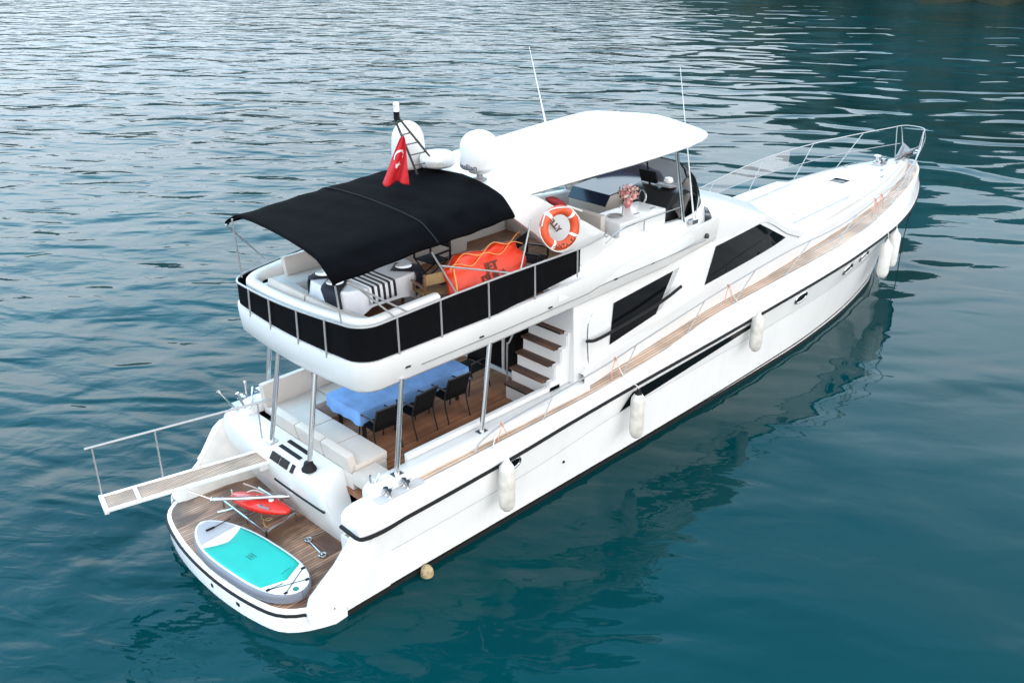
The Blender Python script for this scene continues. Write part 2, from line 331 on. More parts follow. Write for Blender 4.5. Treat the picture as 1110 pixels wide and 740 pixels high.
        for c in sorted(set(cl)):
            m = MB()
            for i, k in enumerate(keys):
                if cl[i] == c:
                    for f, mi in isl[k]: m.cur = mi; m.add([s.v[q_] for q_ in f], [list(range(len(f)))])
            out.append(m.build(name, material, parent, **kw))
        return out
    def build(s, name, material, parent=None, smooth=35, label=None, bevel=0.0, recalc=True):
        me = bpy.data.meshes.new(name)
        off = parent.matrix_world.inverted() if parent else Matrix()
        me.from_pydata([off @ v for v in s.v], [], s.f)
        b = bmesh.new(); b.from_mesh(me)
        for f, mi in zip(b.faces, s.mi): f.material_index = mi
        bmesh.ops.remove_doubles(b, verts=b.verts[:], dist=1e-5)
        bmesh.ops.dissolve_degenerate(b, edges=b.edges[:], dist=1e-6)
        if recalc: bmesh.ops.recalc_face_normals(b, faces=b.faces[:])
        if bevel:
            ed = [e for e in b.edges if len(e.link_faces) == 2 and e.calc_face_angle(0) > R(40)]
            bmesh.ops.bevel(b, geom=ed, offset=bevel, segments=2, profile=0.6, affect='EDGES', clamp_overlap=True)
        b.to_mesh(me); b.free()
        for mm in (material if isinstance(material, (list, tuple)) else [material]): me.materials.append(mm)
        for p in me.polygons: p.use_smooth = True
        me.set_sharp_from_angle(angle=R(smooth))
        o = bpy.data.objects.new(name, me); COL.objects.link(o)
        if parent: o.parent = parent; o.matrix_parent_inverse = Matrix()
        if label: o['label'] = label
        bpy.context.view_layer.update()
        return o

def thing(name, label, cat, loc=(0, 0, 0), rotz=0, group=None):
    o = bpy.data.objects.new(name, None); COL.objects.link(o); o.location = loc; o.rotation_euler = (0, 0, rotz)
    o.empty_display_size = 0.2
    o['label'] = label; o['category'] = cat
    if group: o['group'] = group
    bpy.context.view_layer.update(); return o
def tag(o, label, cat, group=None):
    o['label'] = label; o['category'] = cat
    if group: o['group'] = group
    return o
def rebase(o):
    """move the origin of a single-mesh thing to its base centre"""
    me = o.data; vs = [v.co.copy() for v in me.vertices]
    c = Vector((sum(v.x for v in vs) / len(vs), sum(v.y for v in vs) / len(vs), min(v.z for v in vs)))
    me.transform(Matrix.Translation(-c)); o.location = c; return o
def dup(root, loc, rotz=None, label=None):
    r = root.copy(); COL.objects.link(r); r.location = loc
    if rotz is not None: r.rotation_euler = (0, 0, rotz)
    if label: r['label'] = label
    for ch in list(root.children):
        c = ch.copy(); COL.objects.link(c); c.parent = r
        for g in ch.children:
            d = g.copy(); COL.objects.link(d); d.parent = c
    return r
def text_mesh(txt, size, shear=0.0, extrude=0.0, bold=0.015):
    cu = bpy.data.curves.new('txt', 'FONT'); cu.body = txt; cu.size = size; cu.extrude = extrude; cu.align_x = 'CENTER'; cu.align_y = 'CENTER'; cu.shear = shear; cu.resolution_u = 3; cu.offset = size * bold
    ob = bpy.data.objects.new('txt', cu); COL.objects.link(ob); bpy.context.view_layer.update()
    me = bpy.data.meshes.new_from_object(ob.evaluated_get(bpy.context.evaluated_depsgraph_get()))
    bpy.data.objects.remove(ob); bpy.data.curves.remove(cu)
    vs = [v.co.copy() for v in me.vertices]; fs = [list(p.vertices) for p in me.polygons]; bpy.data.meshes.remove(me)
    return vs, fs

# ------------------------------------------------------------------ water and shore
def water_mat():
    m = bpy.data.materials.new('sea_water'); m.use_nodes = True
    n = m.node_tree.nodes; l = m.node_tree.links; b = n['Principled BSDF']
    b.inputs['Roughness'].default_value = 0.02; b.inputs['IOR'].default_value = 1.20; b.inputs['Specular Tint'].default_value = (0.48, 0.87, 1.0, 1)
    tc = n.new('ShaderNodeTexCoord')
    big = n.new('ShaderNodeTexNoise'); big.inputs['Scale'].default_value = 0.05; big.inputs['Detail'].default_value = 3; l.new(tc.outputs['Object'], big.inputs['Vector'])
    mx = n.new('ShaderNodeMix'); mx.data_type = 'RGBA'; mx.inputs['A'].default_value = (0.0002, 0.019, 0.020, 1); mx.inputs['B'].default_value = (0.0003, 0.034, 0.040, 1)
    mr0 = n.new('ShaderNodeMapRange'); mr0.inputs['From Min'].default_value = 0.35; mr0.inputs['From Max'].default_value = 0.65; l.new(big.outputs['Fac'], mr0.inputs['Value'])
    l.new(mr0.outputs[0], mx.inputs['Factor']); l.new(mx.outputs['Result'], b.inputs['Base Color'])
    rot = n.new('ShaderNodeMapping'); rot.inputs['Rotation'].default_value = (0, 0, -(YAW - math.pi / 2) + R(8)); l.new(tc.outputs['Object'], rot.inputs[0])
    sp = n.new('ShaderNodeSeparateXYZ'); l.new(tc.outputs['Object'], sp.inputs[0])
    def layer(sx, sy, sc, amp, det=2, dist=0.0, seed=0):
        mp = n.new('ShaderNodeMapping'); mp.inputs['Scale'].default_value = (sx, sy, 1); mp.inputs['Location'].default_value = (seed, seed * 1.7, 0); l.new(rot.outputs[0], mp.inputs[0])
        t = n.new('ShaderNodeTexNoise'); t.inputs['Scale'].default_value = sc; t.inputs['Detail'].default_value = det; t.inputs['Roughness'].default_value = 0.45; t.inputs['Distortion'].default_value = dist
        l.new(mp.outputs[0], t.inputs['Vector'])
        q = n.new('ShaderNodeMath'); q.operation = 'MULTIPLY'; l.new(t.outputs['Fac'], q.inputs[0]); q.inputs[1].default_value = amp; return q.outputs[0]
    def add(a, c):
        q = n.new('ShaderNodeMath'); q.operation = 'ADD'; l.new(a, q.inputs[0]); l.new(c, q.inputs[1]); return q.outputs[0]
    def mul(a, c):
        q = n.new('ShaderNodeMath'); q.operation = 'MULTIPLY'; l.new(a, q.inputs[0])
        if isinstance(c, float): q.inputs[1].default_value = c
        else: l.new(c, q.inputs[1])
        return q.outputs[0]
    swell = layer(0.55, 1.0, 0.38, 0.74, 1, 0.6, 3)
    chop = add(layer(0.46, 1.0, 0.85, 0.29, 1, 0.8, 11), add(layer(0.50, 1.0, 2.0, 0.062, 2, 0.7, 23), layer(0.7, 1.0, 5.0, 0.010, 2, 0.5, 37)))
    fine = layer(0.8, 1.0, 1.3, 0.050, 1, 0.6, 51)
    def linear(cx_, cy_, off, lo, hi, a0, a1):
        v = n.new('ShaderNodeVectorMath'); v.operation = 'DOT_PRODUCT'; l.new(tc.outputs['Object'], v.inputs[0]); v.inputs[1].default_value = (cx_, cy_, 0)
        r = n.new('ShaderNodeMapRange'); r.interpolation_type = 'SMOOTHSTEP'; l.new(v.outputs['Value'], r.inputs[0])
        r.inputs['From Min'].default_value = lo + off; r.inputs['From Max'].default_value = hi + off; r.inputs['To Min'].default_value = a0; r.inputs['To Max'].default_value = a1; return r.outputs[0]
    cs, sn = math.cos(YAW), math.sin(YAW)
    # wind-ruffled water to port and astern; the lee of the boat and the headland is smoother
    rx, ry_ = sn - 0.16 * cs, -cs - 0.16 * sn
    calm = linear(rx, ry_, rx * CAM_POS[0] + ry_ * CAM_POS[1], -7.0, 5.0, 1.0, 0.10)
    far = linear(cs, sn, cs * CAM_POS[0] + sn * CAM_POS[1], 26.0, 50.0, 0.0, 1.0)
    lee = linear(0, 1, 0, -5.0, 5.0, LEE, 0.75)
    sw = n.new('ShaderNodeMath'); sw.operation = 'MAXIMUM'; l.new(far, sw.inputs[0]); l.new(lee, sw.inputs[1])
    h = add(add(mul(swell, sw.outputs[0]), mul(chop, calm)), mul(fine, mul(calm, 0.55)))
    bp = n.new('ShaderNodeBump'); bp.inputs['Strength'].default_value = 1.0; bp.inputs['Distance'].default_value = 0.55
    l.new(h, bp.inputs['Height']); l.new(bp.outputs[0], b.inputs['Normal'])
    return m
LEE = 0.30
M['water'] = water_mat()
q = MB(); S = 3000
q.add([(-S, -S, 0), (S, -S, 0), (S, S, 0), (-S, S, 0)], [[0, 1, 2, 3]])
sea = q.build('sea_water', M['water']); sea['kind'] = 'structure'

def hill_mat():
    m = mat('scrub_hillside', (0.03, 0.045, 0.022), 0.9)
    n = m.node_tree.nodes; l = m.node_tree.links; b = n['Principled BSDF']
    tc = n.new('ShaderNodeTexCoord'); t = n.new('ShaderNodeTexNoise'); t.inputs['Scale'].default_value = 0.12; t.inputs['Detail'].default_value = 8; l.new(tc.outputs['Object'], t.inputs['Vector'])
    cr = n.new('ShaderNodeValToRGB'); cr.color_ramp.elements[0].position = 0.40; cr.color_ramp.elements[0].color = (0.008, 0.018, 0.009, 1); cr.color_ramp.elements[1].position = 0.68; cr.color_ramp.elements[1].color = (0.030, 0.034, 0.020, 1)
    l.new(t.outputs['Fac'], cr.inputs[0]); l.new(cr.outputs[0], b.inputs['Base Color']); return m
q = MB(); rows = []
ridge = interp([-55, 20, 27, 32, 37, 45, 60, 110], [62, 72, 66, 42, 20, 11, 9.0, 8.5])
for i in range(130):
    deg = 110 - 165 * i / 129; a = R(deg); hgt = ridge(deg) * (0.84 + 0.14 * math.sin(i * 0.45 + 2) + 0.10 * math.sin(i * 1.3)); row = []
    for j in range(14):
        t = j / 13
        d = 130 + 130 * t + 12 * math.sin(i * 0.7) + 7 * math.sin(i * 1.9 + 1) + max(0, deg - 35) * 1.0
        z = -3 if j == 0 else hgt * (t ** 0.55) * (1 + random.uniform(-0.05, 0.05)) - 0.02
        row.append((CAM_POS[0] + d * math.cos(a), CAM_POS[1] + d * math.sin(a), z))
    rows.append(row)
q.grid(rows); hill = q.build('coastal_hill', hill_mat(), smooth=180); hill['kind'] = 'structure'

# ------------------------------------------------------------------ the yacht
Y = thing('motor_yacht', 'long white flybridge motor yacht with a dark canopy, floating on teal water', 'yacht')

b_rub = interp([0.5, 1.3, 8, 15, 17, 18.7, 20.6, 22, 23.4, 25, 26, 26.55], [2.42, 2.56, 2.58, 2.58, 2.54, 2.42, 2.22, 1.96, 1.58, 0.98, 0.46, 0.0])
z_rub = interp([0.5, 1.5, 4.7, 6.3, 8.3, 11, 16, 18, 21, 24, 26.55], [1.5, 1.5, 1.57, 1.66, 1.74, 1.81, 2.0, 2.06, 2.13, 2.2, 2.28])
b_wl = interp([0.5, 3, 11, 15, 17.7, 21, 23, 24.4, 26.6], [2.35, 2.33, 2.34, 2.28, 2.08, 1.5, 0.78, 0.0, -0.9])
z_kn = interp([1.5, 2, 5, 8, 16.6, 21, 26], [0.9, 0.92, 0.97, 1.2, 1.38, 1.5, 1.75])
b_kn = interp([0.5, 1.3, 5, 12, 16, 18.5, 21, 23, 24.5, 25.6, 26.6], [2.37, 2.455, 2.475, 2.475, 2.42, 2.22, 1.78, 1.2, 0.62, 0.0, -0.6])
z_top = interp([0.2, 0.5, 0.8, 1.2, 1.5, 1.75], [0.46, 0.58, 0.74, 1.02, 1.36, 1.6])
z_stem = interp([22.8, 23.6, 24.4, 25.6, 26.55], [-0.9, -0.5, 0.0, 1.55, 2.28])
b_deep = interp([0.5, 3, 12, 17, 20, 22, 23.3, 26.6], [1.9, 1.9, 1.9, 1.6, 1.0, 0.45, 0, -0.8])

def hull_section(x):
    zt = z_rub(x) if x > 1.72 else min(z_rub(x), z_top(x))
    lv = [(b_deep(x), -0.75), (b_wl(x) * 0.985, -0.12), (b_wl(x), 0.0), (b_wl(x) + 0.008, 0.12), (None, None), (b_kn(x) - 0.014, z_kn(x)), (b_kn(x), z_kn(x) + 0.012), ((b_kn(x) * 0.5 + b_rub(x) * 0.5) - 0.002, (z_kn(x) + z_rub(x)) / 2), (b_rub(x), z_rub(x))]
    lv[4] = (lv[3][0] * 0.5 + lv[5][0] * 0.5, (lv[3][1] + lv[5][1]) / 2)
    out = []; ys = [a for a, _ in lv]; zs = [c for _, c in lv]
    zst = z_stem(x) if x > 22.8 else -9
    for a, c in lv:
        if c > zt: a, c = float(np.interp(zt, zs, ys)), zt
        if a <= 0 or c < zst:
            a2 = 0.0; c = max(c, zst); a = a2
        out.append((max(a, 0.0), c))
    return out
def hull_y(x, z):
    s = hull_section(x); return float(np.interp(z, [c for _, c in s], [a for a, _ in s]))
XS = [1.1, 1.2, 1.4, 1.55, 1.72, 1.9, 2.4] + list(np.arange(3, 16, 0.5)) + list(np.arange(16, 26.5, 0.25)) + [26.4, 26.55]
q = MB()
for s in (-1, 1):
    rows = [[(x, s * a, c) for a, c in hull_section(x)] for x in XS]
    # below-water / boot band gets the dark antifouling
    lo = [r[:4] for r in rows]; hi = [r[3:] for r in rows]
    q.cur = 1; q.grid(lo); q.cur = 0; q.grid(hi)
q.cur = 1
r0 = [(a, min(c, 0.36)) for a, c in hull_section(1.1)]
q.cur = 0
q.add([(1.1, -a, c) for a, c in r0] + [(1.1, a, c) for a, c in r0[::-1]], [list(range(2 * len(r0)))])
hull = q.build('hull', [M['hullpaint'], M['antifoul']], Y, smooth=16, recalc=True)

# rub rail (black) all along the hull and round the aft ends of the gunwale
q = MB()
for s in (-1, 1):
    pts = ([(1.33, s * 2.02, 1.52), (1.33, s * 2.3, 1.505), (1.34, s * 2.46, 1.50), (1.42, s * 2.55, 1.50), (1.75, s * 2.60, 1.505)] if s < 0 else [(1.9, s * 2.58, 1.505)]) + [(x, s * (b_rub(x) + 0.005), z_rub(x)) for x in list(np.arange(2.2, 26.2, 0.5)) + [26.2, 26.45]] + [(26.58, 0, 2.285)]
    q.tube(smooth_path(pts, 3), 0.035, 8)
q.build('rub_rail', M['black'], Y)
# thin chrome bead above
q = MB()
for s in (-1, 1):
    q.tube([(x, s * (b_rub(x) - 0.008), z_rub(x) + 0.055) for x in list(np.arange(2.2, 26.2, 0.5)) + [26.3]], 0.014, 6)
q.build('rail_bead', M['gel'], Y)

# thin grey tube along the topsides, standing in for the knuckle's shadow line
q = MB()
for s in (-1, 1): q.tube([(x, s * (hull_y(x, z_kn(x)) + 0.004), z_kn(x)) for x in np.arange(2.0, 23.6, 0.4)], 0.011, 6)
q.build('knuckle_shade_line', M['ltgrey'], Y)
# boot stripe: white band, black line at the waterline
q = MB()
for s in (-1, 1):
    up = []; lw = []
    for x in np.arange(2.0, 24.3, 0.35):
        zb_ = 0.10 + 0.012 * max(0, x - 9) + 0.014 * max(0, x - 17); up.append((x, s * (hull_y(x, zb_ + 0.045) + 0.007), zb_ + 0.045)); lw.append((x, s * (hull_y(x, zb_) + 0.007), zb_))
    q.grid([up, lw])
q.build('boot_stripe', M['black'], Y)

# gunwale / deck edge
d_e = interp([1.4, 6.6, 9.2, 12, 17, 19, 21.5, 24.2, 25.6, 26.3], [2.36, 2.35, 2.3, 2.14, 2.16, 2.06, 1.68, 1.08, 0.6, 0.2])
z_d = interp([1.4, 6.6, 9.2, 12, 17, 21.5, 24.2, 26.3], [1.84, 1.85, 1.94, 2.14, 2.32, 2.52, 2.64, 2.7])
t_i = interp([1.8, 6.6, 8.8, 12.3, 18.1, 22, 24.6, 25.6, 26.3], [2.2, 2.13, 1.97, 1.77, 1.56, 1.16, 0.55, 0.16, 0.0])
GX = [1.36, 1.45, 1.6, 1.9] + list(np.arange(2.3, 24, 0.4)) + list(np.arange(24, 26.3, 0.2)) + [26.35, 26.5]
q = MB()
for s in (-1, 1):
    rows = []
    for x in (GX if s < 0 else [g for g in GX if g > 1.95]):
        br, zr = b_rub(x) if x > 1.9 else [2.5, 2.52, 2.55, 2.585][min(3, max(0, GX.index(x)))], z_rub(x)
        k = min(1, max(0, (26.5 - x) / 2))
        de, zd = d_e(x), z_d(x)
        zd = zr + (zd - zr) * float(np.interp(x, [1.36, 1.45, 1.6, 1.9], [0.62, 0.86, 1.0, 1.0]))
        if x > 26.35: de = 0.03
        inn = (2.0 if x < 2.0 else t_i(x) - 0.16)
        inn = max(0.0, min(inn, de - 0.02))
        row = [(x, s * br, zr), (x, s * (br - 0.015), zr + 0.07), (x, s * (de * 0.45 + br * 0.55 - 0.0), zr + (zd - zr) * 0.62), (x, s * (de + 0.05), zd - 0.012), (x, s * (de + 0.01), zd), (x, s * inn, zd), (x, s * inn, zd - 0.3 if x < 7 else zd - 0.05)]
        rows.append(row)
    q.grid(rows)
    e = rows[0]; q.add(e, [list(range(len(e)))])
q.build('gunwale', M['gel'], Y, smooth=60)
# teak side decks
q = MB()
for s in (-1, 1):
    rows = []
    for x in list(np.arange(2.85, 25.8, 0.3)) + [25.8]:
        rows.append([(x, s * (d_e(x) - 0.02), z_d(x) + 0.005), (x, s * min(t_i(x), d_e(x) - 0.03), z_d(x) + 0.005)])
    q.grid(rows)
q.build('side_deck', M['teaks'], Y)
# mooring well plates with cleats at the stern
for s in (-1, 1):
    q = MB(); q.box((2.35, s * 2.28, 1.852), (0.95, 0.22, 0.012), 0.004); pl = q.build('mooring_plate', M['ltgrey'], Y)
    for cx in (2.12, 2.5):
        q = MB()
        for dy in (-0.05, 0.05): q.lathe([(0.035, 0), (0.022, 0.02), (0.022, 0.10), (0.045, 0.12), (0.045, 0.14), (0.0, 0.145)], 12, Matrix.Translation((cx, s * 2.28 + dy, 1.857)))
        q.tube([(cx - 0.12, s * 2.28, 1.965), (cx + 0.12, s * 2.28, 1.965)], 0.016, 8)
        q.build('mooring_bollard', M['chrome'], pl)

# quarter wings sloping from the gunwale to the platform
WX = [0.42, 0.55, 0.8, 1.1, 1.4, 1.62, 1.8, 2.05]
for s in (-1, 1):
    q = MB(); rows = []; pan = []
    for x in WX:
        zt = min(z_top(x), 1.62) if x > 0.45 else 0.46
        wo = 0.022 - 0.06 * min(1, max(0, (x - 1.5) / 0.5)); hx = max(x, 0.6)
        hy = lambda z: hull_y(hx, min(z, 1.3)) + wo
        yo = hy(zt - 0.08)
        yi = float(np.interp(x, [0.4, 0.6, 2.1], [2.2, 2.06, 2.02])) if s < 0 else yo - 0.13
        zi = 0.3 if s < 0 else zt - 0.03
        zm = 0.22 + (zt - 0.34) * 0.45
        rows.append([(x, s * hy(0.22), 0.22), (x, s * hy(zm), zm), (x, s * yo, zt - 0.12), (x, s * (yo - 0.03), zt - 0.035), (x, s * (yo - 0.09), zt), (x, s * (yi + 0.07), zt), (x, s * yi, zt - 0.05), (x, s * yi, zi)])
        if s > 0: pan.append([(x, yi + 0.01, zt - 0.03), (x, yi - 0.12 - 0.25 * (zt - 0.43), 0.43 + (zt - 0.43) * 0.45), (x, yi - 0.2 - 0.30 * (zt - 0.43), 0.42)])
    q.grid(rows, caps=True); qw = q.build('quarter_wing', M['hullpaint'], Y, smooth=70)
    if s > 0: q = MB(); q.grid(pan); q.build('nonskid_ramp', M['nonskid'], qw, smooth=60)

# swim platform
def plat_outline(inset=0.0, n=10):
    half = 2.36 - inset
    ys_ = list(np.linspace(0, 1.5, 8)) + list(1.5 + (half - 1.5) * (1 - (1 - np.linspace(0.12, 1, 9)) ** 2))
    def xa(y): return -0.19 + 0.26 * (y / 1.87) ** 2.2 + 0.62 * max(0, (y - 1.45) / (half - 1.45)) ** 4 + inset
    h = [(xa(y), y) for y in ys_] + [(1.1, half - 0.02), (1.9, half - 0.22)]
    return [(x, -y) for x, y in h[::-1]] + h[1:]
po = plat_outline()
q = MB(); q.prism([(x, y, -0.12) for x, y in po], (0, 0, 0.54))
plat = q.build('swim_platform', M['hullpaint'], Y, smooth=40, bevel=0.02)
pi_ = plat_outline(0.075); q = MB()
q.add([(x if x < 1.8 else 2.05, y, 0.4265) for x, y in pi_], [list(range(len(pi_)))])
q.build('platform_planking', M['teakp'], plat)
pi_ = plat_outline(0.05); q = MB()
q.tube([(x - 0.012, y * 1.006, 0.35) for x, y in po[2:-2]] , 0.028, 8)
q.build('platform_rub_strip', M['black'], plat)
q = MB()
for (y, wd) in ((-0.98, 0.1), (-0.25, 0.06)):
    xb = -0.18 + 0.28 * (abs(y) / 1.87) ** 2.2
    q.box((xb - 0.008, y, 0.17), (0.03, wd, 0.07), 0.008); 
q.build_each('platform_light', M['blackmetal'], plat)
# dark boarding-ladder recess in the platform
q = MB(); q.box2((1.45, -1.28, 0.428), (1.86, -0.74, 0.436), 0.003); rec = q.build('ladder_recess', M['tread'], plat)
q = MB()
for c in ((1.5, -0.66), (1.43, -1.2)):
    q.torus((c[0], c[1], 0.45), 0.06, 0.018, 16, 8)
q.tube([(1.5, -0.62, 0.445), (1.43, -1.2, 0.445)], 0.014, 6); q.tube([(1.62, -0.62, 0.447), (1.85, -0.66, 0.447)], 0.012, 6)
q.build_each('ladder_latch', M['chrome'], rec)

# transom block between platform and cockpit
q = MB(); rows = []
prof = [(2.12, 0.40), (1.88, 0.40), (1.72, 0.80), (1.60, 1.14), (1.555, 1.30), (1.545, 1.50), (1.56, 1.62), (1.60, 1.70), (1.66, 1.75), (1.74, 1.775), (2.00, 1.80), (2.12, 1.81)]
ys = [-1.42, -1.36, -1.24, -1.08, -1.0, -0.9, -0.5, 0.0, 0.5, 1.0, 1.5, 1.9, 2.2, 2.4, 2.48, 2.52]
for y in ys:
    e = max(0, -(y + 1.0)) / 0.42; ep = max(0, (y - 2.2) / 0.32)
    cv = 0.045 * (y / 1.5) ** 2
    row = []
    for px, pz in prof:
        hz = max(0, (pz - 0.4) / 1.4)
        yy = y + (0.40 * e * hz if y < -1.0 else 0)          # raked starboard end face
        zz = pz - (0.10 * ep ** 2 if pz > 1.2 else 0); xx = min(2.12, px + (cv + 0.10 * ep ** 2 + (0.05 * e ** 3)) * (1 if px < 2.1 else 0))
        row.append((xx, yy, zz))
    rows.append(row)
q.grid(rows, caps=True); r_a, r_b = rows[0], rows[-1]; q.add([r_a[0], r_a[-1], r_b[-1], r_b[0]], [[0, 1, 2, 3]])
tr = q.build('transom', M['gel'], Y, smooth=32)
q = MB()
q.tube(smooth_path([(1.575 + 0.045 * (y / 1.5) ** 2, y, 1.20) for y in (-1.12, -0.8, -0.2, 0.4)], 4), 0.022, 6)
q.build('transom_trim', M['black'], tr)
for (xa, xb) in ((1.94, 2.02), (1.76, 1.84)):
    q = MB(); q.prism([(xa, 0.46, 1.785 + (xa - 1.76) * 0.09), (xb, 0.46, 1.793 + (xa - 1.76) * 0.09), (xb, -0.2, 1.793 + (xa - 1.76) * 0.09), (xa, -0.2, 1.785 + (xa - 1.76) * 0.09)], (0, 0, 0.008)); q.build_each('vent_slot', M['black'], tr)
for ya, yb in ((0.44, 0.18), (0.14, -0.1), (-0.2, -0.28)):
    q = MB(); q.prism([(1.555, ya, 1.63), (1.555, yb, 1.63), (1.64, yb, 1.755), (1.64, ya, 1.755)], (-0.02, 0, 0.01)); q.build('vent_grille', M['glass'], tr)
# steps on the starboard passage
for (xa, xb, z) in ((1.75, 2.1, 0.78), (2.1, 2.5, 1.15)):
    q = MB(); q.box2((xa, -2.08, 0.3), (xb + 0.02, -1.33, z), 0.02); st = q.build('boarding_step', M['gel'], Y)
    q = MB(); q.box2((xa + 0.04, -2.02, z + 0.001), (xb - 0.02, -1.4, z + 0.008)); q.build('step_tread', M['teak'], st)

# cockpit floor, coamings
q = MB(); q.box2((2.1, -1.97, 1.38), (7.6, 1.97, 1.5)); fl = q.build('cockpit_floor', M['teakc'], Y)
q = MB(); q.box2((4.9, -0.95, 1.502), (6.15, -0.15, 1.506)); 
q = MB(); q.prism([(5.35, -0.95, 1.504), (5.43, -0.95, 1.504), (6.1, -0.9, 1.504), (6.02, -0.9, 1.504)], (0, 0, 0.002))
for s in (-1, 1):
    q = MB(); rows = []
    for x in [1.95, 2.0, 2.1] + list(np.arange(2.5, 7.3, 0.4)) + [7.3]:
        t = min(1, max(0, (x - 1.95) / 0.12)); zt = 1.85 + 0.13 * t ** 0.5
        rows.append([(x, s * 2.19, 1.80), (x, s * 2.185, zt - 0.03), (x, s * 2.15, zt), (x, s * 1.84, zt), (x, s * 1.80, zt - 0.04), (x, s * 1.79, 1.45), (x, s * 2.1, 1.45)])
    q.grid(rows, closed_v=True, caps=True); co = q.build('cockpit_coaming', M['gel'], Y, smooth=50)
    q = MB()
    q.box2((2.95, s * 1.80, 1.6), (6.85, s * 1.69, 2.06), 0.03)
    q.build('coaming_pad', M['gel'], co)
# port + aft settee
q = MB()
q.box2((2.12, -1.30, 1.5), (2.86, 1.79, 1.80), 0.02); q.box2((2.12, 1.05, 1.5), (5.6, 1.79, 1.80), 0.02)
sf = q.build('cockpit_sofa', M['leather'], Y)
q = MB()
for (a, b) in ((-1.28, -0.45), (-0.44, 0.35), (0.36, 1.05)): q.box2((2.2, a, 1.79), (2.9, b, 1.95), 0.045)
q.box2((2.12, -1.9, 1.62), (2.62, -1.29, 1.86), 0.04)
for (a, b) in ((2.25, 3.35), (3.37, 4.45), (4.47, 5.6)): q.box2((a, 1.04, 1.79), (b, 1.72, 1.94), 0.045)
q.build('seat_cushion', M['leather'], sf)
q = MB()
rot = Matrix.Rotation(R(-12), 4, 'Y')
for (a, b) in ((-1.25, -0.45), (-0.44, 0.35), (0.36, 1.2)): q.box((2.17, (a + b) / 2, 1.99), (0.16, b - a, 0.36), 0.05, rot)
rot = Matrix.Rotation(R(-10), 4, 'X')
for (a, b) in ((2.25, 3.35), (3.37, 4.45), (4.47, 5.6)): q.box(((a + b) / 2, 1.73, 2.12), (b - a, 0.17, 0.52), 0.06, rot)
q.build('back_cushion', M['leather'], sf)

# stainless poles under the flybridge
for (a, b) in (((1.76, 0.68, 1.79), (2.1, 0.62, 3.66)), ((1.72, -0.58, 1.79), (2.1, -0.5, 3.66)), ((2.52, -2.02, 1.97), (2.78, -1.96, 3.68)), ((4.5, -2.0, 1.97), (4.8, -1.93, 3.66)), ((2.52, 2.02, 1.97), (2.78, 1.96, 3.68)), ((4.5, 2.0, 1.97), (4.8, 1.93, 3.66))):
    q = MB(); q.tube([a, b], 0.045, 14); po_ = q.build('support_pole', M['steel'], Y)
    q = MB()
    if a[0] < 2 and a[1] < 0: q.lathe([(0.14, -0.01), (0.13, 0.03), (0.10, 0.06), (0.08, 0.14), (0.05, 0.16)], 10, Matrix.Translation(a)); q.build('pole_boot', M['black'], po_)
    else: q.box((a[0], a[1], a[2] + 0.012), (0.2, 0.15, 0.025), 0.008); q.build('pole_foot', M['steel'], po_)

# salon bulkhead with doors
q = MB(); q.box2((7.12, -0.72, 1.5), (7.2, 1.95, 3.66)); bh = q.build('salon_bulkhead', M['gel'], Y)
for (a, b) in ((-0.66, 0.02), (0.12, 0.86), (0.94, 1.7)):
    q = MB(); q.box2((7.085, a, 1.60), (7.115, b, 3.5), 0.004); q.build('door_glass', M['glass'], bh)
q = MB()
for y in (0.07, 0.9): q.box2((7.07, y - 0.035, 1.52), (7.118, y + 0.035, 3.6), 0.006)
q.box2((7.05, -0.7, 1.503), (7.118, 1.8, 1.585), 0.01)
q.build('door_frame', M['alu'], bh)
q = MB(); q.tube(smooth_path([(6.72, -0.42, 1.5), (6.72, -0.42, 2.45), (6.80, -0.42, 2.52), (7.25, -0.55, 3.4), (7.3, -0.6, 3.55)], 4), 0.018, 8)
q.build('stair_handrail', M['steelw'], Y)
# stair from cockpit to flybridge
st = None
q = MB(); rows = []
N = 7; x0, z0, run, rise = 6.35, 1.5, 0.165, 0.30
pr = [(x0, z0)]
for i in range(N):
    pr += [(x0 + run * i, z0 + rise * (i + 1)), (x0 + run * (i + 1), z0 + rise * (i + 1))]
pr.append((x0 + run * N + 0.02, z0)); 
q.prism([(x, -1.78, z) for x, z in pr], (0, 1.02, 0)); st = q.build('flybridge_stair', M['gel'], Y, smooth=20)
for i in range(N):
    q = MB(); q.box2((x0 + run * i - 0.05, -1.66, z0 + rise * (i + 1) + 0.002), (x0 + run * (i + 1) + 0.05, -0.74, z0 + rise * (i + 1) + 0.05), 0.012); q.build('stair_tread', M['tread'], st)
q = MB(); 
pr2 = [(x0 + 0.05, 1.5)]
for i in range(N): pr2 += [(x0 + run * i + 0.02, z0 + rise * (i + 1) + 0.06), (x0 + run * (i + 1) + 0.02, z0 + rise * (i + 1) + 0.06)]
pr2.append((x0 + run * N + 0.4, 3.6)); pr2.append((x0 + run * N + 0.4, 1.5))
q.prism([(x, -1.80, z) for x, z in pr2], (0, 0.10, 0)); q.build('stair_side', M['gel'], st, smooth=20)

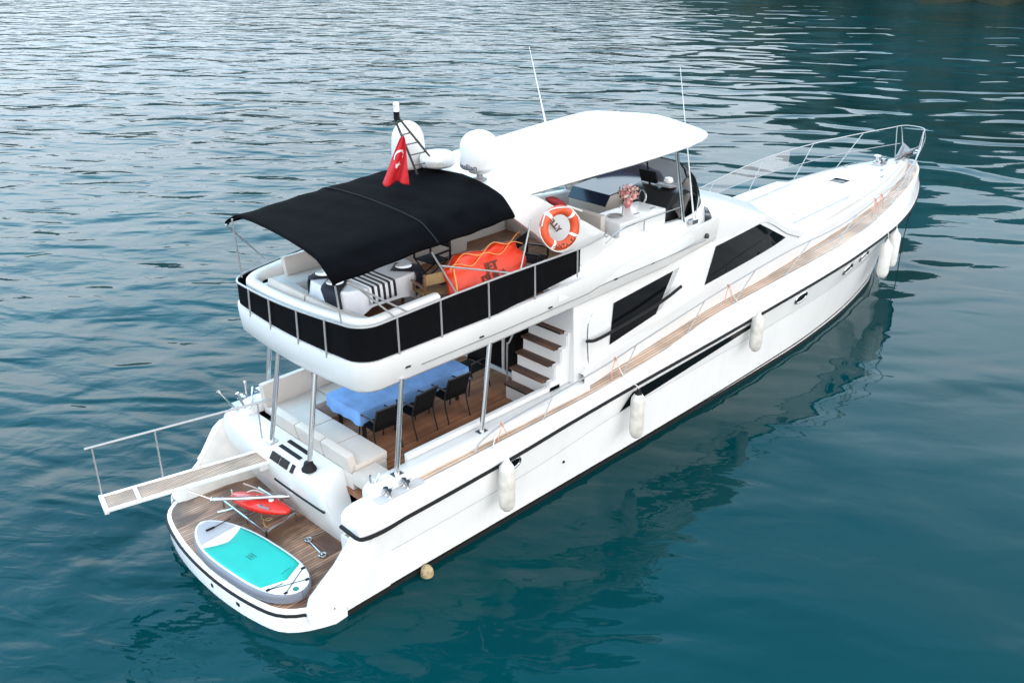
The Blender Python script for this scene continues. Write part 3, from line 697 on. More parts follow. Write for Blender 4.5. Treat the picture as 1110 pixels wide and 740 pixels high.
# deckhouse
q = MB()
c_b = interp([7.1, 12, 14, 15.6, 16.4], [1.94, 1.86, 1.82, 1.74, 1.64]); c_t = interp([7.1, 12, 14, 15.6, 16.4], [1.86, 1.78, 1.70, 1.62, 1.56])
c_z = interp([7.1, 12, 14.0, 15.6, 16.4], [3.66, 3.80, 3.74, 3.04, 2.74])
def cab_row(x, s):
    zb = z_d(x) - 0.06
    return [(x, s * c_b(x), zb), (x, s * (c_b(x) * 0.9 + c_t(x) * 0.1), zb + 0.35), (x, s * c_t(x), c_z(x) - 0.06), (x, s * (c_t(x) - 0.05), c_z(x))]
for s in (-1, 1):
    q.grid([cab_row(x, s) for x in list(np.arange(7.1, 16.41, 0.31))])
e = [cab_row(7.1, -1), cab_row(7.1, 1)]
q.add([e[0][0], e[0][1], e[0][2], e[0][3], e[1][3], e[1][2], e[1][1], e[1][0]], [list(range(8))])
cab = q.build('deckhouse', M['gel'], Y, smooth=40)
# starboard/port pillar wall joining stair and deckhouse
def cab_y(x, z):
    r = cab_row(x, 1); return float(np.interp(z, [p[2] for p in r], [p[1] for p in r]))
def side_patch(outline, s, name, m, parent, off=0.012, n=14):
    """quad patch (bl, tl, tr, br as x,z) laid on the deckhouse side"""
    bl, tl, tr, br = [np.array(p) for p in outline]; q = MB(); rows = []
    for i in range(n + 1):
        u = i / n; a = bl + (br - bl) * u; b = tl + (tr - tl) * u; row = []
        for k in range(5):
            p = a + (b - a) * k / 4; row.append((p[0], s * (cab_y(p[0], p[1]) + off), p[1]))
        rows.append(row)
    q.grid(rows); return q.build(name, m, parent)
for s in (-1, 1):
    side_patch([(8.2, 2.46), (8.33, 3.34), (10.38, 3.48), (9.78, 2.66)], s, 'saloon_window', M['glass'], cab)
    side_patch([(11.62, 2.80), (12.02, 3.62), (13.98, 3.68), (15.42, 2.98)], s, 'wheelhouse_window', M['glass'], cab)
    # vertical fairing between window 1 and pillar
    side_patch([(9.84, 2.70), (10.44, 3.49), (10.62, 3.50), (10.0, 2.72)], s, 'window_trim', M['ltgrey'], cab, 0.008)
    q = MB(); q.tube(smooth_path([(7.35, s * 2.02, 2.86), (7.75, s * 2.03, 2.80), (9.2, s * 2.02, 2.92), (9.9, s * 2.02, 3.02), (10.5, s * 1.98, 3.12)], 4), 0.035, 8); q.build('grab_rail', M['black'], cab)
    q = MB(); q.tube(smooth_path([(7.5, s * 2.0, 3.4), (7.38, s * 2.02, 3.3), (7.36, s * 2.02, 2.9), (7.42, s * 2.02, 2.35)], 4), 0.014, 6); q.build('hand_grip', M['steel'], cab)
    # moulded low wall beside the side deck
    q = MB(); rows = []
    for x in [7.25, 7.35] + list(np.arange(7.7, 15.4, 0.5)):
        h = 0.42 if x > 7.3 else 0.3
        rows.append([(x, s * (t_i(x) + 0.0), z_d(x) - 0.05), (x, s * (t_i(x) - 0.02), z_d(x) + h - 0.05), (x, s * (t_i(x) - 0.05), z_d(x) + h), (x, s * (c_b(x) - 0.12), z_d(x) + h)])
    q.grid(rows); q.build('cabin_plinth', M['gel'], cab, smooth=40)

# fairing from flybridge down to foredeck
fu_y = interp([12.2, 13, 14, 15, 16, 17.0], [1.62, 1.60, 1.50, 1.35, 1.15, 0.95]); fu_z = interp([12.2, 13, 14, 15, 16, 17.0], [4.50, 4.30, 3.96, 3.55, 3.10, 2.80])
fc_z = interp([12.2, 13, 14, 15, 16, 17.2], [4.66, 4.46, 4.10, 3.72, 3.26, 2.84])
q = MB(); rows = []
for x in list(np.arange(11.9, 16.41, 0.25)):
    a = (c_t(x) - 0.0, c_z(x) - 0.045); hw = 1.0
    dz = max(0.0, fc_z(x) - c_z(x))
    half = [(c_t(x) + 0.004, c_z(x) - 0.05), (c_t(x) - 0.02, c_z(x) + 0.10 * min(1, dz * 4)), (min(fu_y(x) + 0.06, c_t(x) - 0.03), c_z(x) + (fu_z(x) - c_z(x)) * 0.8 if fu_z(x) > c_z(x) else c_z(x)), (min(fu_y(x), c_t(x) - 0.06) - 0.06, max(fu_z(x), c_z(x) + 0.02)), (0.75, max(fc_z(x) - 0.03, c_z(x) + 0.03)), (0.0, max(fc_z(x), c_z(x) + 0.04))]
    rows.append([(x + 0.5 * (1 - (yy / 1.8) ** 2) * max(0, (x - 12.5) / 4), -yy, zz) for yy, zz in half] + [(x + 0.5 * (1 - (yy / 1.8) ** 2) * max(0, (x - 12.5) / 4), yy, zz) for yy, zz in half[-2::-1]])
q.grid(rows); fair = q.build('windscreen_cover', M['gel'], Y, smooth=50)

# coach roof / foredeck
k_y = interp([15, 18, 22, 24.6, 25.6, 26.1], [1.74, 1.56, 1.17, 0.57, 0.25, 0.05]); k_h = interp([15, 16, 20, 24, 26.1], [0.50, 0.46, 0.40, 0.30, 0.16])
q = MB(); rows = []
for x in list(np.arange(15.0, 26.0, 0.3)) + [26.1]:
    zb = z_d(x) - 0.03; zt = z_d(x) + k_h(x); y = k_y(x)
    half = [(y + 0.005, zb), (y - 0.02, zb + (zt - zb) * 0.75), (max(0, y - 0.07), zt - 0.03), (max(0, y - 0.16), zt), (y * 0.45, zt + 0.025), (0, zt + 0.03)]
    rows.append([(x, -a, c) for a, c in half] + [(x, a, c) for a, c in half[-2::-1]])
q.grid(rows); q.build('coach_roof', M['gel'], Y, smooth=50)
pads = thing
q = MB()
def pad(xa, xb, ya, yb, xs=8, ysn=6, th=0.10, dz=0.0, skew=0.0):
    rows = []
    for i in range(xs + 1):
        u = i / xs; x = xa + (xb - xa) * u; row = []
        for j in range(ysn + 1):
            v = j / ysn; y = (ya + (yb - ya) * v)
            if abs(y) > k_y(x) - 0.1: y = math.copysign(k_y(x) - 0.1, y)
            e = min(u, 1 - u, v, 1 - v) * 8; h = th * (1 - max(0, 1 - e) ** 3)
            zt = z_d(x) + k_h(x) + 0.03 * (1 - (y / 1.6) ** 2)
            row.append((x + skew * (1 - abs(y) / 1.4) , y, zt + h + dz))
        rows.append(row)
    top = rows
    bot = [[(p[0], p[1], p[2] - th - 0.05) for p in r] for r in rows]
    q.grid(top); ring = top[0] + [r[-1] for r in top[1:]] + top[-1][-2::-1] + [r[0] for r in top[-2:0:-1]]
    ringb = bot[0] + [r[-1] for r in bot[1:]] + bot[-1][-2::-1] + [r[0] for r in bot[-2:0:-1]]
    n = len(ring); q.add(ring + ringb, [[i, (i + 1) % n, n + (i + 1) % n, n + i] for i in range(n)])
pad(16.55, 20.5, -0.93, 0.93, 10, 10, 0.11, 0.0, 0.45); sp_ = q.build('sunpad', M['cushion'], Y, smooth=60)
for s in (-1, 1):
    q = MB(); pad(16.35, 20.3, s * 0.97, s * 1.55, 10, 6, 0.09, 0.0, 0.45); q.build('side_cushion', M['cushion'], sp_, smooth=60)
zk = lambda x, y, e=0.0: z_d(x) + k_h(x) + 0.03 * (1 - (y / 1.6) ** 2) + e
q = MB()
for s in (-1, 1):
    q.tube([(x, s * 0.952, zk(x, 0.95, 0.055)) for x in np.arange(16.8, 20.5, 0.3)], 0.016, 6)
q.build_each('cushion_piping', M['ltgrey'], sp_)
q = MB(); q.tube([(16.6 + 0.45 * (1 - abs(y) / 1.4), y, zk(16.6, y, 0.03)) for y in np.linspace(-1.5, 1.5, 13)], 0.018, 6); q.build('cushion_seam', M['grey'], sp_)
q = MB()
for s in (-1, 1): q.tube([(x, s * (k_y(x) - 0.13), zk(x, k_y(x) - 0.13, 0.0)) for x in np.arange(15.4, 25.0, 0.4)], 0.010, 6)
q.build_each('deck_seam', M['grey'], Y)
q = MB()
for s in (-1, 1):
    for x in (17.4, 18.6):
        z = z_d(x) + k_h(x) + 0.17; q.tube(smooth_path([(x - 0.12, s * 0.72, z - 0.05), (x - 0.08, s * 0.72, z), (x + 0.08, s * 0.72, z), (x + 0.12, s * 0.72, z - 0.05)], 3), 0.018, 6)
q.build_each('pad_handle', M['ltgrey'], sp_)
q = MB(); q.box((21.35, 0.0, z_d(21.4) + k_h(21.4) + 0.045), (0.56, 0.56, 0.05), 0.02); hq = q.build('deck_hatch', M['alu'], Y)
q = MB(); q.box((21.35, 0.0, z_d(21.4) + k_h(21.4) + 0.074), (0.46, 0.46, 0.012), 0.004); q.build('hatch_glass', M['glass'], hq)
# bow gear: windlass, anchor, cleats
zb = lambda x: z_d(x) + k_h(x) + 0.03
q = MB(); q.box((24.0, 0.05, zb(24.0) + 0.02), (0.42, 0.36, 0.04), 0.015); q.lathe([(0.13, 0), (0.13, 0.06), (0.08, 0.10), (0.09, 0.22), (0.13, 0.25), (0.12, 0.28), (0.0, 0.30)], 16, Matrix.Translation((24.0, 0.1, zb(24.0) + 0.03)))
q.box((24.25, -0.02, zb(24.2) + 0.09), (0.24, 0.14, 0.16), 0.03); q.build('windlass', M['chrome'], Y)
q = MB(); q.box2((24.4, -0.12, zb(25) - 0.05), (26.75, 0.12, zb(25.6) + 0.03), 0.02); 
q.lathe([(0.06, -0.12), (0.03, -0.04), (0.03, 0.04), (0.06, 0.12)], 12, Matrix.Translation((26.7, 0, zb(25.6) + 0.06)) @ Matrix.Rotation(R(90), 4, 'X')); roll = q.build('bow_roller', M['steel'], Y)
q = MB()
q.box((25.7, 0, zb(25.6) + 0.12), (1.1, 0.07, 0.10), 0.02)
q.prism([(26.2, -0.3, zb(25.6) + 0.34), (26.45, 0, zb(25.6) + 0.02), (26.2, 0.3, zb(25.6) + 0.34), (25.75, 0.12, zb(25.6) + 0.16), (25.75, -0.12, zb(25.6) + 0.16)], (0.02, 0, 0.04))
q.prism([(25.2, -0.03, zb(25.6) + 0.1), (25.5, -0.03, zb(25.6) + 0.42), (25.62, -0.03, zb(25.6) + 0.40), (25.5, -0.03, zb(25.6) + 0.1)], (0, 0.06, 0))
q.build('anchor', M['grey'], roll)
for (x, y) in ((22.9, 0.62), (23.3, -0.42), (24.9, 0.28), (24.6, -0.3), (22.6, -0.75), (25.3, -0.2)):
    q = MB(); z = zb(x) - 0.02
    q.tube(smooth_path([(x - 0.14, y, z + 0.075), (x, y, z + 0.085), (x + 0.14, y, z + 0.075)], 3), 0.018, 8); q.tube([(x - 0.05, y, z - 0.02), (x - 0.05, y, z + 0.08)], 0.016, 6); q.tube([(x + 0.05, y, z - 0.02), (x + 0.05, y, z + 0.08)], 0.016, 6); q.build('deck_cleat', M['chrome'], Y)

# guard rails
def rail_side(s):
    top = [(4.05, 2.3, 1.87), (4.2, 2.29, 2.0), (4.55, 2.28, 2.10), (4.9, 2.28, 2.15), (5.8, 2.28, 2.20), (7.7, 2.25, 2.30), (8.9, 2.22, 2.42), (10.4, 2.16, 2.54), (12.1, 2.18, 2.74), (14.7, 2.24, 2.98), (17.0, 2.28, 3.06), (19.1, 2.20, 3.30), (20.9, 2.02, 3.48), (22.8, 1.60, 3.62), (24.6, 0.98, 3.74), (25.5, 0.62, 3.80), (26.1, 0.40, 3.84)]
    tp = [(x, s * y, z) for x, y, z in top]
    return tp
zt_f = {}
q = MB()
for s in (-1, 1):
    tp = smooth_path(rail_side(s), 5)
    q.tube(tp, 0.017, 8)
q.tube(smooth_path([(26.1, 0.40, 3.84), (26.25, 0.2, 3.85), (26.25, -0.2, 3.85), (26.1, -0.40, 3.84)], 4), 0.017, 8)
gr = q.build('guard_rail', M['steelw'], Y)
xs_t = [p[0] for p in rail_side(1)]; ys_t = [p[1] for p in rail_side(1)]; zs_t = [p[2] for p in rail_side(1)]
ry = interp(xs_t, ys_t); rz = interp(xs_t, zs_t)
for s in (-1, 1):
    for (xt, xb) in ((6.1, 5.8), (8.7, 8.2), (11.2, 10.6), (13.2, 12.5), (15.6, 14.8), (18.0, 17.1), (20.4, 19.4), (22.6, 21.5), (24.6, 23.4)):
        q = MB(); q.tube([(xt, s * ry(xt), rz(xt)), (xb, s * (d_e(xb) - 0.03), z_d(xb) + 0.0)], 0.014, 8); q.lathe([(0.035, 0), (0.03, 0.02)], 10, Matrix.Translation((xb, s * (d_e(xb) - 0.03), z_d(xb) + 0.004))); q.build('rail_post', M['steelw'], gr)
    q = MB(); q.tube(smooth_path([(26.1, s * 0.40, 3.84), (26.3, s * 0.38, 3.4), (26.2, s * 0.22, 2.72)], 4), 0.019, 8); q.tube([(25.9, s * 0.45, 3.82), (25.9, s * 0.34, 2.72)], 0.017, 8); q.build('pulpit_post', M['steelw'], gr)
# mid rail, bow half
q = MB()
for s in (-1, 1):
    q.tube(smooth_path([(x, s * (ry(x + 0.4) * 0.5 + d_e(x) * 0.5), rz(x + 0.4) * 0.5 + z_d(x) * 0.5) for x in np.arange(15.5, 25.4, 1.1)] + [(26.1, s * 0.34, 3.25)], 3), 0.013, 6)
q.build_each('mid_rail', M['steelw'], gr)
# safety netting on the port bow rail
q = MB(); rows = []
for x in np.arange(14.2, 21.6, 0.4):
    a = (x + 0.2, ry(x + 0.2), rz(x + 0.2) - 0.02); b = (x, ry(x + 0.3) * 0.5 + d_e(x) * 0.5, rz(x + 0.4) * 0.5 + z_d(x) * 0.5)
    rows.append([a, b])
q.grid(rows); q.build('safety_net', M['net'], gr)

# hull windows
def hull_patch(top, bot, s, name, m, parent, off=0.012, n=24, k=5):
    q = MB(); rows = []
    for i in range(n + 1):
        u = i / n; row = []
        for j in range(k + 1):
            v = j / k; x = (top[0][0] + (top[1][0] - top[0][0]) * u) * (1 - v) + (bot[0][0] + (bot[1][0] - bot[0][0]) * u) * v
            z = (top[0][1] + (top[1][1] - top[0][1]) * u) * (1 - v) + (bot[0][1] + (bot[1][1] - bot[0][1]) * u) * v
            row.append((x, s * (hull_y(x, z) + off), z))
        rows.append(row)
    q.grid(rows); return q.build(name, m, parent)
def porthole(cx, cz, rx, rz_, s):
    q = MB(); rim = []; rows = []
    for i in range(28):
        a = 2 * math.pi * i / 28; c, sn = math.cos(a), math.sin(a)
        x = cx + rx * math.copysign(abs(c) ** 0.8, c); z = cz + rz_ * math.copysign(abs(sn) ** 0.8, sn) + (x - cx) * 0.03
        rim.append((x, s * (hull_y(x, z) + 0.014), z))
    q.add(rim, [list(range(28))]); p = q.build('porthole', M['glass'], hull)
    q = MB(); q.tube(rim, 0.022, 6, closed=True); q.build('porthole_rim', M['chrome'], p)
for s in (-1, 1):
    hull_patch([(8.22, 1.60), (12.75, 1.745)], [(7.92, 1.22), (12.72, 1.62)], s, 'hull_window', M['glass'], hull)
    porthole(4.72, 1.42, 0.22, 0.11, s)
    for (x, z) in ((14.95, 1.72), (17.55, 1.76), (18.6, 1.84)): porthole(x, z, 0.27, 0.12, s)
    q = MB(); q.lathe([(0.03, 0), (0.03, 0.02), (0.0, 0.02)], 10, Matrix.Translation((6.3, s * (hull_y(6.3, 0.7) - 0.0), 0.72)) @ Matrix.Rotation(R(90 * s * -1), 4, 'X')); q.build('drain_outlet', M['black'], hull)

# passerelle
PA = Vector((1.72, 0.70, 1.52)); PB = Vector((-1.13, 1.36, 1.50)); dirp = (PB - PA).normalized(); sdp = Vector((0, 0, 1)).cross(dirp).normalized()
def pp(t, sd_, h): return PA + (PB - PA) * t + sdp * sd_ + Vector((0, 0, h))
ps = bpy.data.objects.new
q = MB()
for sd_ in (-0.235, 0.235): q.prism([pp(0, sd_ - 0.03, -0.03), pp(0, sd_ + 0.03, -0.03), pp(0, sd_ + 0.03, 0.022), pp(0, sd_ - 0.03, 0.022)], PB - PA)
q.prism([pp(0, -0.2, -0.04), pp(0, 0.2, -0.04), pp(0, 0.2, -0.01), pp(0, -0.2, -0.01)], (PB - PA))
q.prism([pp(0.985, -0.26, -0.06), pp(0.985, 0.26, -0.06), pp(0.985, 0.26, 0.035), pp(0.985, -0.26, 0.035)], (PB - PA) * 0.025)
q.prism([pp(0.80, -0.2, 0.0), pp(0.80, 0.2, 0.0), pp(0.80, 0.2, 0.03), pp(0.80, -0.2, 0.03)], (PB - PA) * 0.022)
q.prism([pp(-0.02, -0.2, -0.16), pp(-0.02, 0.2, -0.16), pp(-0.02, 0.2, -0.03), pp(-0.02, -0.2, -0.03)], (PB - PA) * 0.12)
pas = q.build('passerelle', M['alu'], Y, bevel=0.006)
q = MB(); q.prism([pp(0.01, -0.2, -0.009), pp(0.01, 0.2, -0.009), pp(0.01, 0.2, 0.006), pp(0.01, -0.2, 0.006)], (PB - PA) * 0.97); q.build('passerelle_planking', M['passt'], pas)
side = -1 if (pp(0, -0.25, 0).y > pp(0, 0.25, 0).y) else 1
q = MB()
h = 0.98
q.tube([pp(1.03, 0.25 * side, h), pp(-0.10, 0.25 * side, h)], 0.022, 8)
for t in (0.99, 0.64, 0.02): q.tube([pp(t, 0.25 * side, -0.02), pp(t + 0.0, 0.25 * side, h)], 0.016, 8)
q.build('passerelle_handrail', M['steelw'], pas)
q = MB(); q.tube([(0.62, 1.0, 0.92), (1.62, 0.02, 0.98)], 0.035, 10); q.tube([(0.0, 1.5, 1.35), (0.62, 1.0, 0.92)], 0.016, 8); q.tube([(0.62, 1.0, 0.92), (0.60, 1.02, 0.92)], 0.05, 10); q.build('passerelle_ram', M['steel'], pas)

# ---------------------------------------------------------------- flybridge
zf = lambda x: 0.0 if x < 5 else 0.022 * (x - 5)
def fly_path(half=1.96, xa=1.99, rc=0.42, xf=12.0, n=9, aftbow=0.10):
    P = [(x, -half) for x in (xf, 11, 10, 9, 8, 7, 6, 5, 4, xa + rc + 0.3)]
    for i in range(n + 1):
        a = math.pi / 2 * i / n; P.append((xa + rc - rc * math.sin(a) * 1.0, -half + rc * (1 - math.cos(a))))
    for y in np.linspace(-(half - rc) * 0.66, (half - rc) * 0.66, 5): P.append((xa - aftbow * (1 - (y / (half - rc)) ** 2), y))
    Q = [(x, -y) for x, y in P[:10 + n + 1]][::-1]
    return P + Q
FP = fly_path()
def normals2(P):
    out = []
    for i in range(len(P)):
        a = Vector(P[max(i - 1, 0)]); b = Vector(P[min(i + 1, len(P) - 1)]); t = (b - a).normalized()
        out.append(Vector((t.y * -1, t.x)) * -1)     # placeholder, fixed below
    return out
def sweep(P, sec, closed=False):
    rows = []; n = len(P)
    for i in range(n):
        a = Vector(P[i - 1] if (closed or i > 0) else P[0]); b = Vector(P[(i + 1) % n] if (closed or i < n - 1) else P[-1]); t = (b - a).normalized()
        nr = Vector((-t.y, t.x))
        c = Vector(P[i])
        if nr.dot(c - Vector((6.5, 0))) < 0: nr = -nr
        sc = sec(c.x, c.y, i) if callable(sec) else sec
        rows.append([(c.x + nr.x * o, c.y + nr.y * o, z) for o, z in sc])
    return rows
q = MB()
def fin(x):
    t = min(1, max(0, (x - 10.0) / 1.9)); return 0.17 * t * t * (3 - 2 * t)
rows = sweep(FP, lambda x, y, i: [(o - fin(x), z) for o, z in [(-0.20, 3.58 + zf(x)), (-0.05, 3.59 + zf(x)), (0.0, 3.65 + zf(x)), (0.03, 3.9 + zf(x)), (0.045, 4.08 + zf(x)), (0.03, 4.14 + zf(x) * 1.2), (-0.03, 4.15 + zf(x) * 1.2), (-0.10, 4.13 + zf(x)), (-0.12, 4.02 + zf(x) * 0.3)]])
q.grid(rows)
q.add([r[0] for r in rows], [list(range(len(rows)))])                     # underside
q.add([(r[-1][0], r[-1][1], 4.02) for r in rows], [list(range(len(rows)))])
fly = q.build('flybridge_deck', M['gel'], Y, smooth=50)
q = MB(); fi = fly_path(1.80, 2.15, 0.4, 11.8); q.add([(x, y, 4.05) for x, y in fi], [list(range(len(fi)))]); q.build('flybridge_planking', M['teakc'], fly)
# gutter line and small lights under the overhang
q = MB()
for s in (-1, 1):
    q.tube([(x, s * 1.985, 3.80 + zf(x) + (0.05 if x > 7.4 else 0)) for x in (3.2, 4, 5, 6, 7, 7.4, 7.7, 9, 10, 11.3)], 0.012, 6)
q.build_each('gutter_trim', M['grey'], fly)
q = MB()
for s in (-1, 1):
    for x in (2.9, 4.55, 6.3, 8.2, 9.4): q.box((x, s * 1.995, 3.86 + zf(x)), (0.10, 0.03, 0.03), 0.008)
q.build_each('courtesy_light', M['blackmetal'], fly)
# black screens between stanchions
def ztp(x, y):
    a = 4.66 - 0.06 * min(1.6, max(-1.6, y)) ; t = min(1, max(0, (x - 2.2) / 2.2)); return a * (1 - t) + 4.83 * t
PS = [p for p in FP if p[0] <= 7.3]
PS = [(7.15, -1.95)] + [p for p in PS if p[0] < 7.1] + [(7.15, 1.95)]
q = MB(); rows = sweep(PS, lambda x, y, i: [(0.0, 4.16 + (0.0 if x < 5 else 0.09 * (x - 5))), (0.0, ztp(x, y) - 0.02)]); q.grid(rows)
scr = q.build('wind_screen', M['panel'], fly)
q = MB(); tp = [(r[1][0], r[1][1], ztp(r[1][0], r[1][1])) for r in rows]
q.tube(tp + [(7.5, 1.93, 4.84), (8.0, 1.86, 4.86)], 0.02, 8); q.tube([tp[0], (7.5, -1.93, 4.84), (7.98, -1.86, 4.86)], 0.02, 8)
for s in (-1, 1): q.lathe([(0.0, -0.05), (0.04, -0.03), (0.05, 0), (0.04, 0.03), (0, 0.05)], 10, Matrix.Translation((8.0, s * 1.86, 4.86)))
fr_ = q.build('flybridge_rail', M['steelw'], fly)
for (x, y) in [(s_x, sg * 1.965) for s_x in (2.75, 3.66, 4.75, 5.9, 7.05) for sg in (-1, 1)] + [(1.925, 1.15), (1.878, 0.42), (1.878, -0.42), (1.925, -1.15)]:
    q = MB(); q.tube([(x - (0.015 if x < 2 else 0), y * 1.008, 4.08 + (0 if x < 5 else 0.1 * (x - 5))), (x, y, ztp(x, y) + 0.01)], 0.017, 8); q.build('stanchion', M['steelw'], fr_)

# sofas on the flybridge
def sofa(path, bz, nm, m1, m2, parent):
    q = MB(); rows = sweep(path, lambda x, y, i: [(-0.30, 4.05), (-0.30, 4.43), (-0.34, 4.50), (-0.80, 4.49), (-0.86, 4.44), (-0.88, 4.36), (-0.84, 4.06)]); q.grid(rows, closed_v=True, caps=True)
    o = q.build(nm, m1, parent, smooth=50)
    q = MB(); rows = sweep(path, lambda x, y, i: [(-0.10, 4.06), (-0.05, bz(x, y) - 0.10), (-0.06, bz(x, y) - 0.02), (-0.13, bz(x, y) + 0.02), (-0.24, bz(x, y) - 0.01), (-0.29, bz(x, y) - 0.07), (-0.34, 4.46), (-0.3, 4.06)]); q.grid(rows, closed_v=True, caps=True)
    b = q.build('sofa_back', m2, o, smooth=60)
    return o
SP = fly_path(1.92, 2.05, 0.50)
i0 = [i for i, p in enumerate(SP) if p[0] < 3.7][0]; i1 = [i for i, p in enumerate(SP) if p[0] < 7.2][-1]
SPp = [(3.75, -1.92)] + SP[i0:i1 + 1]
so_ = sofa(SPp, lambda x, y: ztp(x, y) + 0.03, 'flybridge_sofa', M['cushion'], M['cushion'], fly)
q = MB()
for (a, b) in ((2.9, 4.2), (4.22, 5.5), (5.52, 6.8)): q.box(((a + b) / 2, 1.54, 4.66), (b - a, 0.14, 0.36), 0.05, Matrix.Rotation(R(-14), 4, 'X'))
for (a, b) in ((-1.15, -0.02), (0.0, 1.15)): q.box((2.36, (a + b) / 2, 4.57), (0.13, b - a, 0.26), 0.05, Matrix.Rotation(R(14), 4, 'Y'))
q.build('sofa_pillow', M['leather2'], so_)

# forward coaming, wraps round the helm
CP = [(6.5, -1.68), (7.0, -1.66), (7.6, -1.66), (8.4, -1.68), (9.2, -1.7), (10.2, -1.7), (11.0, -1.66), (11.7, -1.5), (12.2, -1.2), (12.5, -0.75), (12.6, -0.3)]
CP = CP + [(12.62, 0)] + [(x, -y) for x, y in CP[::-1]]
CP = [tuple(p[:2]) for p in smooth_path([(x, y, 0) for x, y in CP], 3)]
cz = interp([6.5, 7.2, 7.8, 8.4, 9.2, 11, 12.7], [4.19, 4.30, 4.46, 4.60, 4.60, 4.50, 4.62])
def csec(x, y, i):
    t = cz(x); o = 0.325 - fin(x) - 0.10 * min(1, max(0, x - 11.2)); z0 = 3.98 + zf(x)
    return [(o, z0 - 0.1), (o, z0 + 0.08), (o * 0.9, z0 + 0.13), (0.06, t - 0.06), (0.03, t - 0.015), (-0.02, t), (-0.12, t), (-0.16, t - 0.04), (-0.18, 4.02)]
q = MB(); rows = sweep(CP, csec); q.grid(rows, caps=True); coam = q.build('flybridge_coaming', M['gel'], fly, smooth=50)
# low rail along the coaming
q = MB()
for s in (-1, 1):
    q.tube(smooth_path([(8.15, s * 1.72, 4.62), (8.6, s * 1.72, 4.78), (9.38, s * 1.72, 4.82), (10.75, s * 1.68, 4.80)], 4), 0.014, 6); q.tube([(9.38, s * 1.72, 4.5), (9.38, s * 1.72, 4.86)], 0.018, 8)
q.build_each('coaming_rail', M['steel'], coam)
# smoked windshield
WP = [p for p in CP if p[0] > 10.5]
def wsec(x, y, i):
    t = min(1, max(0, (x - 10.5) / 0.9)); h = 0.12 + 0.55 * t
    z0 = cz(x) - 0.01; return [(-0.04, z0), (-0.10, z0 + h * 0.4), (-0.20, z0 + h * 0.75), (-0.34, z0 + h)]
q = MB(); rows = sweep(WP, wsec); q.grid(rows); ws = q.build('windshield', M['smoke'], fly, smooth=60)
q = MB(); q.tube([r[-1] for r in rows], 0.016, 6); q.tube([r[0] for r in rows], 0.014, 6)
k = len(rows) // 2
for kk in (k - 5, k + 5): q.tube([rows[kk][j] for j in range(4)], 0.02, 6)
q.build('windshield_trim', M['black'], ws)
# wet bar
q = MB(); q.box2((8.72, -1.62, 4.05), (10.25, -0.85, 4.86), 0.04); wb = q.build('wet_bar', M['gel'], fly)
q = MB(); q.torus((9.05, -1.22, 4.87), 0.15, 0.016, 24, 6); q.lathe([(0.13, 0), (0.12, 0.006), (0.0, 0.006)], 20, Matrix.Translation((9.05, -1.22, 4.862))); q.tube(smooth_path([(9.28, -1.22, 4.86), (9.3, -1.22, 5.02), (9.24, -1.22, 5.06), (9.16, -1.22, 5.02)], 4), 0.014, 6); q.build('sink', M['grey'], wb)
q = MB(); q.box((9.5, -1.42, 4.866), (0.16, 0.035, 0.012), 0.004); q.box((10.05, -1.42, 4.866), (0.16, 0.035, 0.012), 0.004); q.build_each('lid_handle', M['grey'], wb)
# helm bench
q = MB(); q.box2((8.7, -0.80, 4.05), (9.5, 1.45, 4.42), 0.03); hb = q.build('helm_bench', M['leather2'], fly)
q = MB()
for (a, b) in ((-1.30, 0.06), (0.08, 1.45)): q.box((8.60, (a + b) / 2, 4.52), (0.16, b - a, 0.94), 0.05, Matrix.Rotation(R(-3), 4, 'Y'))
q.build('bench_back', M['leather2'], hb)
q = MB()
for (a, b) in ((-0.78, 0.32), (0.34, 1.43)): q.box((9.1, (a + b) / 2, 4.47), (0.78, b - a, 0.12), 0.04)
q.build('bench_cushion', M['leather'], hb)
# helm console with wheel, screens
q = MB(); pr = [(10.55, 4.05), (10.5, 4.72), (10.75, 4.98), (11.15, 5.06), (11.6, 4.86), (11.6, 4.05)]
q.prism([(x, -1.42, z) for x, z in pr], (0, 1.12, 0)); hc = q.build('helm_console', M['blackmetal'], fly, bevel=0.02)
q = MB(); q.box((11.0, -0.55, 5.20), (0.05, 0.46, 0.30), 0.02, Matrix.Rotation(R(-20), 4, 'Y')); q.tube([(11.05, -0.55, 4.98), (11.05, -0.55, 5.12)], 0.025, 8); q.build('chart_plotter', M['black'], hc)
q = MB(); q.box((11.0, -1.05, 5.09), (0.3, 0.36, 0.05), 0.015, Matrix.Rotation(R(8), 4, 'Y')); q.build('switch_panel', M['grey'], hc)
q = MB(); q.lathe([(0.10, 0), (0.11, 0.04), (0.08, 0.10), (0.0, 0.12)], 16, Matrix.Translation((11.2, -0.95, 5.10))); q.build('compass', M['china'], hc)
q = MB(); mt = Matrix.Rotation(R(-65), 4, 'Y'); q.torus((10.4, -0.75, 4.86), 0.2, 0.018, 24, 8, mt)
for a in (0, 120, 240): q.tube([Vector((10.4, -0.75, 4.86)), Vector((10.4, -0.75, 4.86)) + (mt @ Vector((0.2 * math.cos(R(a)), 0.2 * math.sin(R(a)), 0)))], 0.012, 6)
q.tube([(10.4, -0.75, 4.86), (10.6, -0.75, 4.78)], 0.025, 8)
q.build('steering_wheel', M['chrome'], hc)
q = MB(); pr = [(10.0, 4.05), (9.95, 4.62), (10.1, 4.86), (11.6, 4.94), (11.9, 4.78), (11.9, 4.05)]
q.prism([(x, -0.22, z) for x, z in pr], (0, 1.1, 0)); cc = q.build('companion_console', M['leather2'], fly, bevel=0.03)
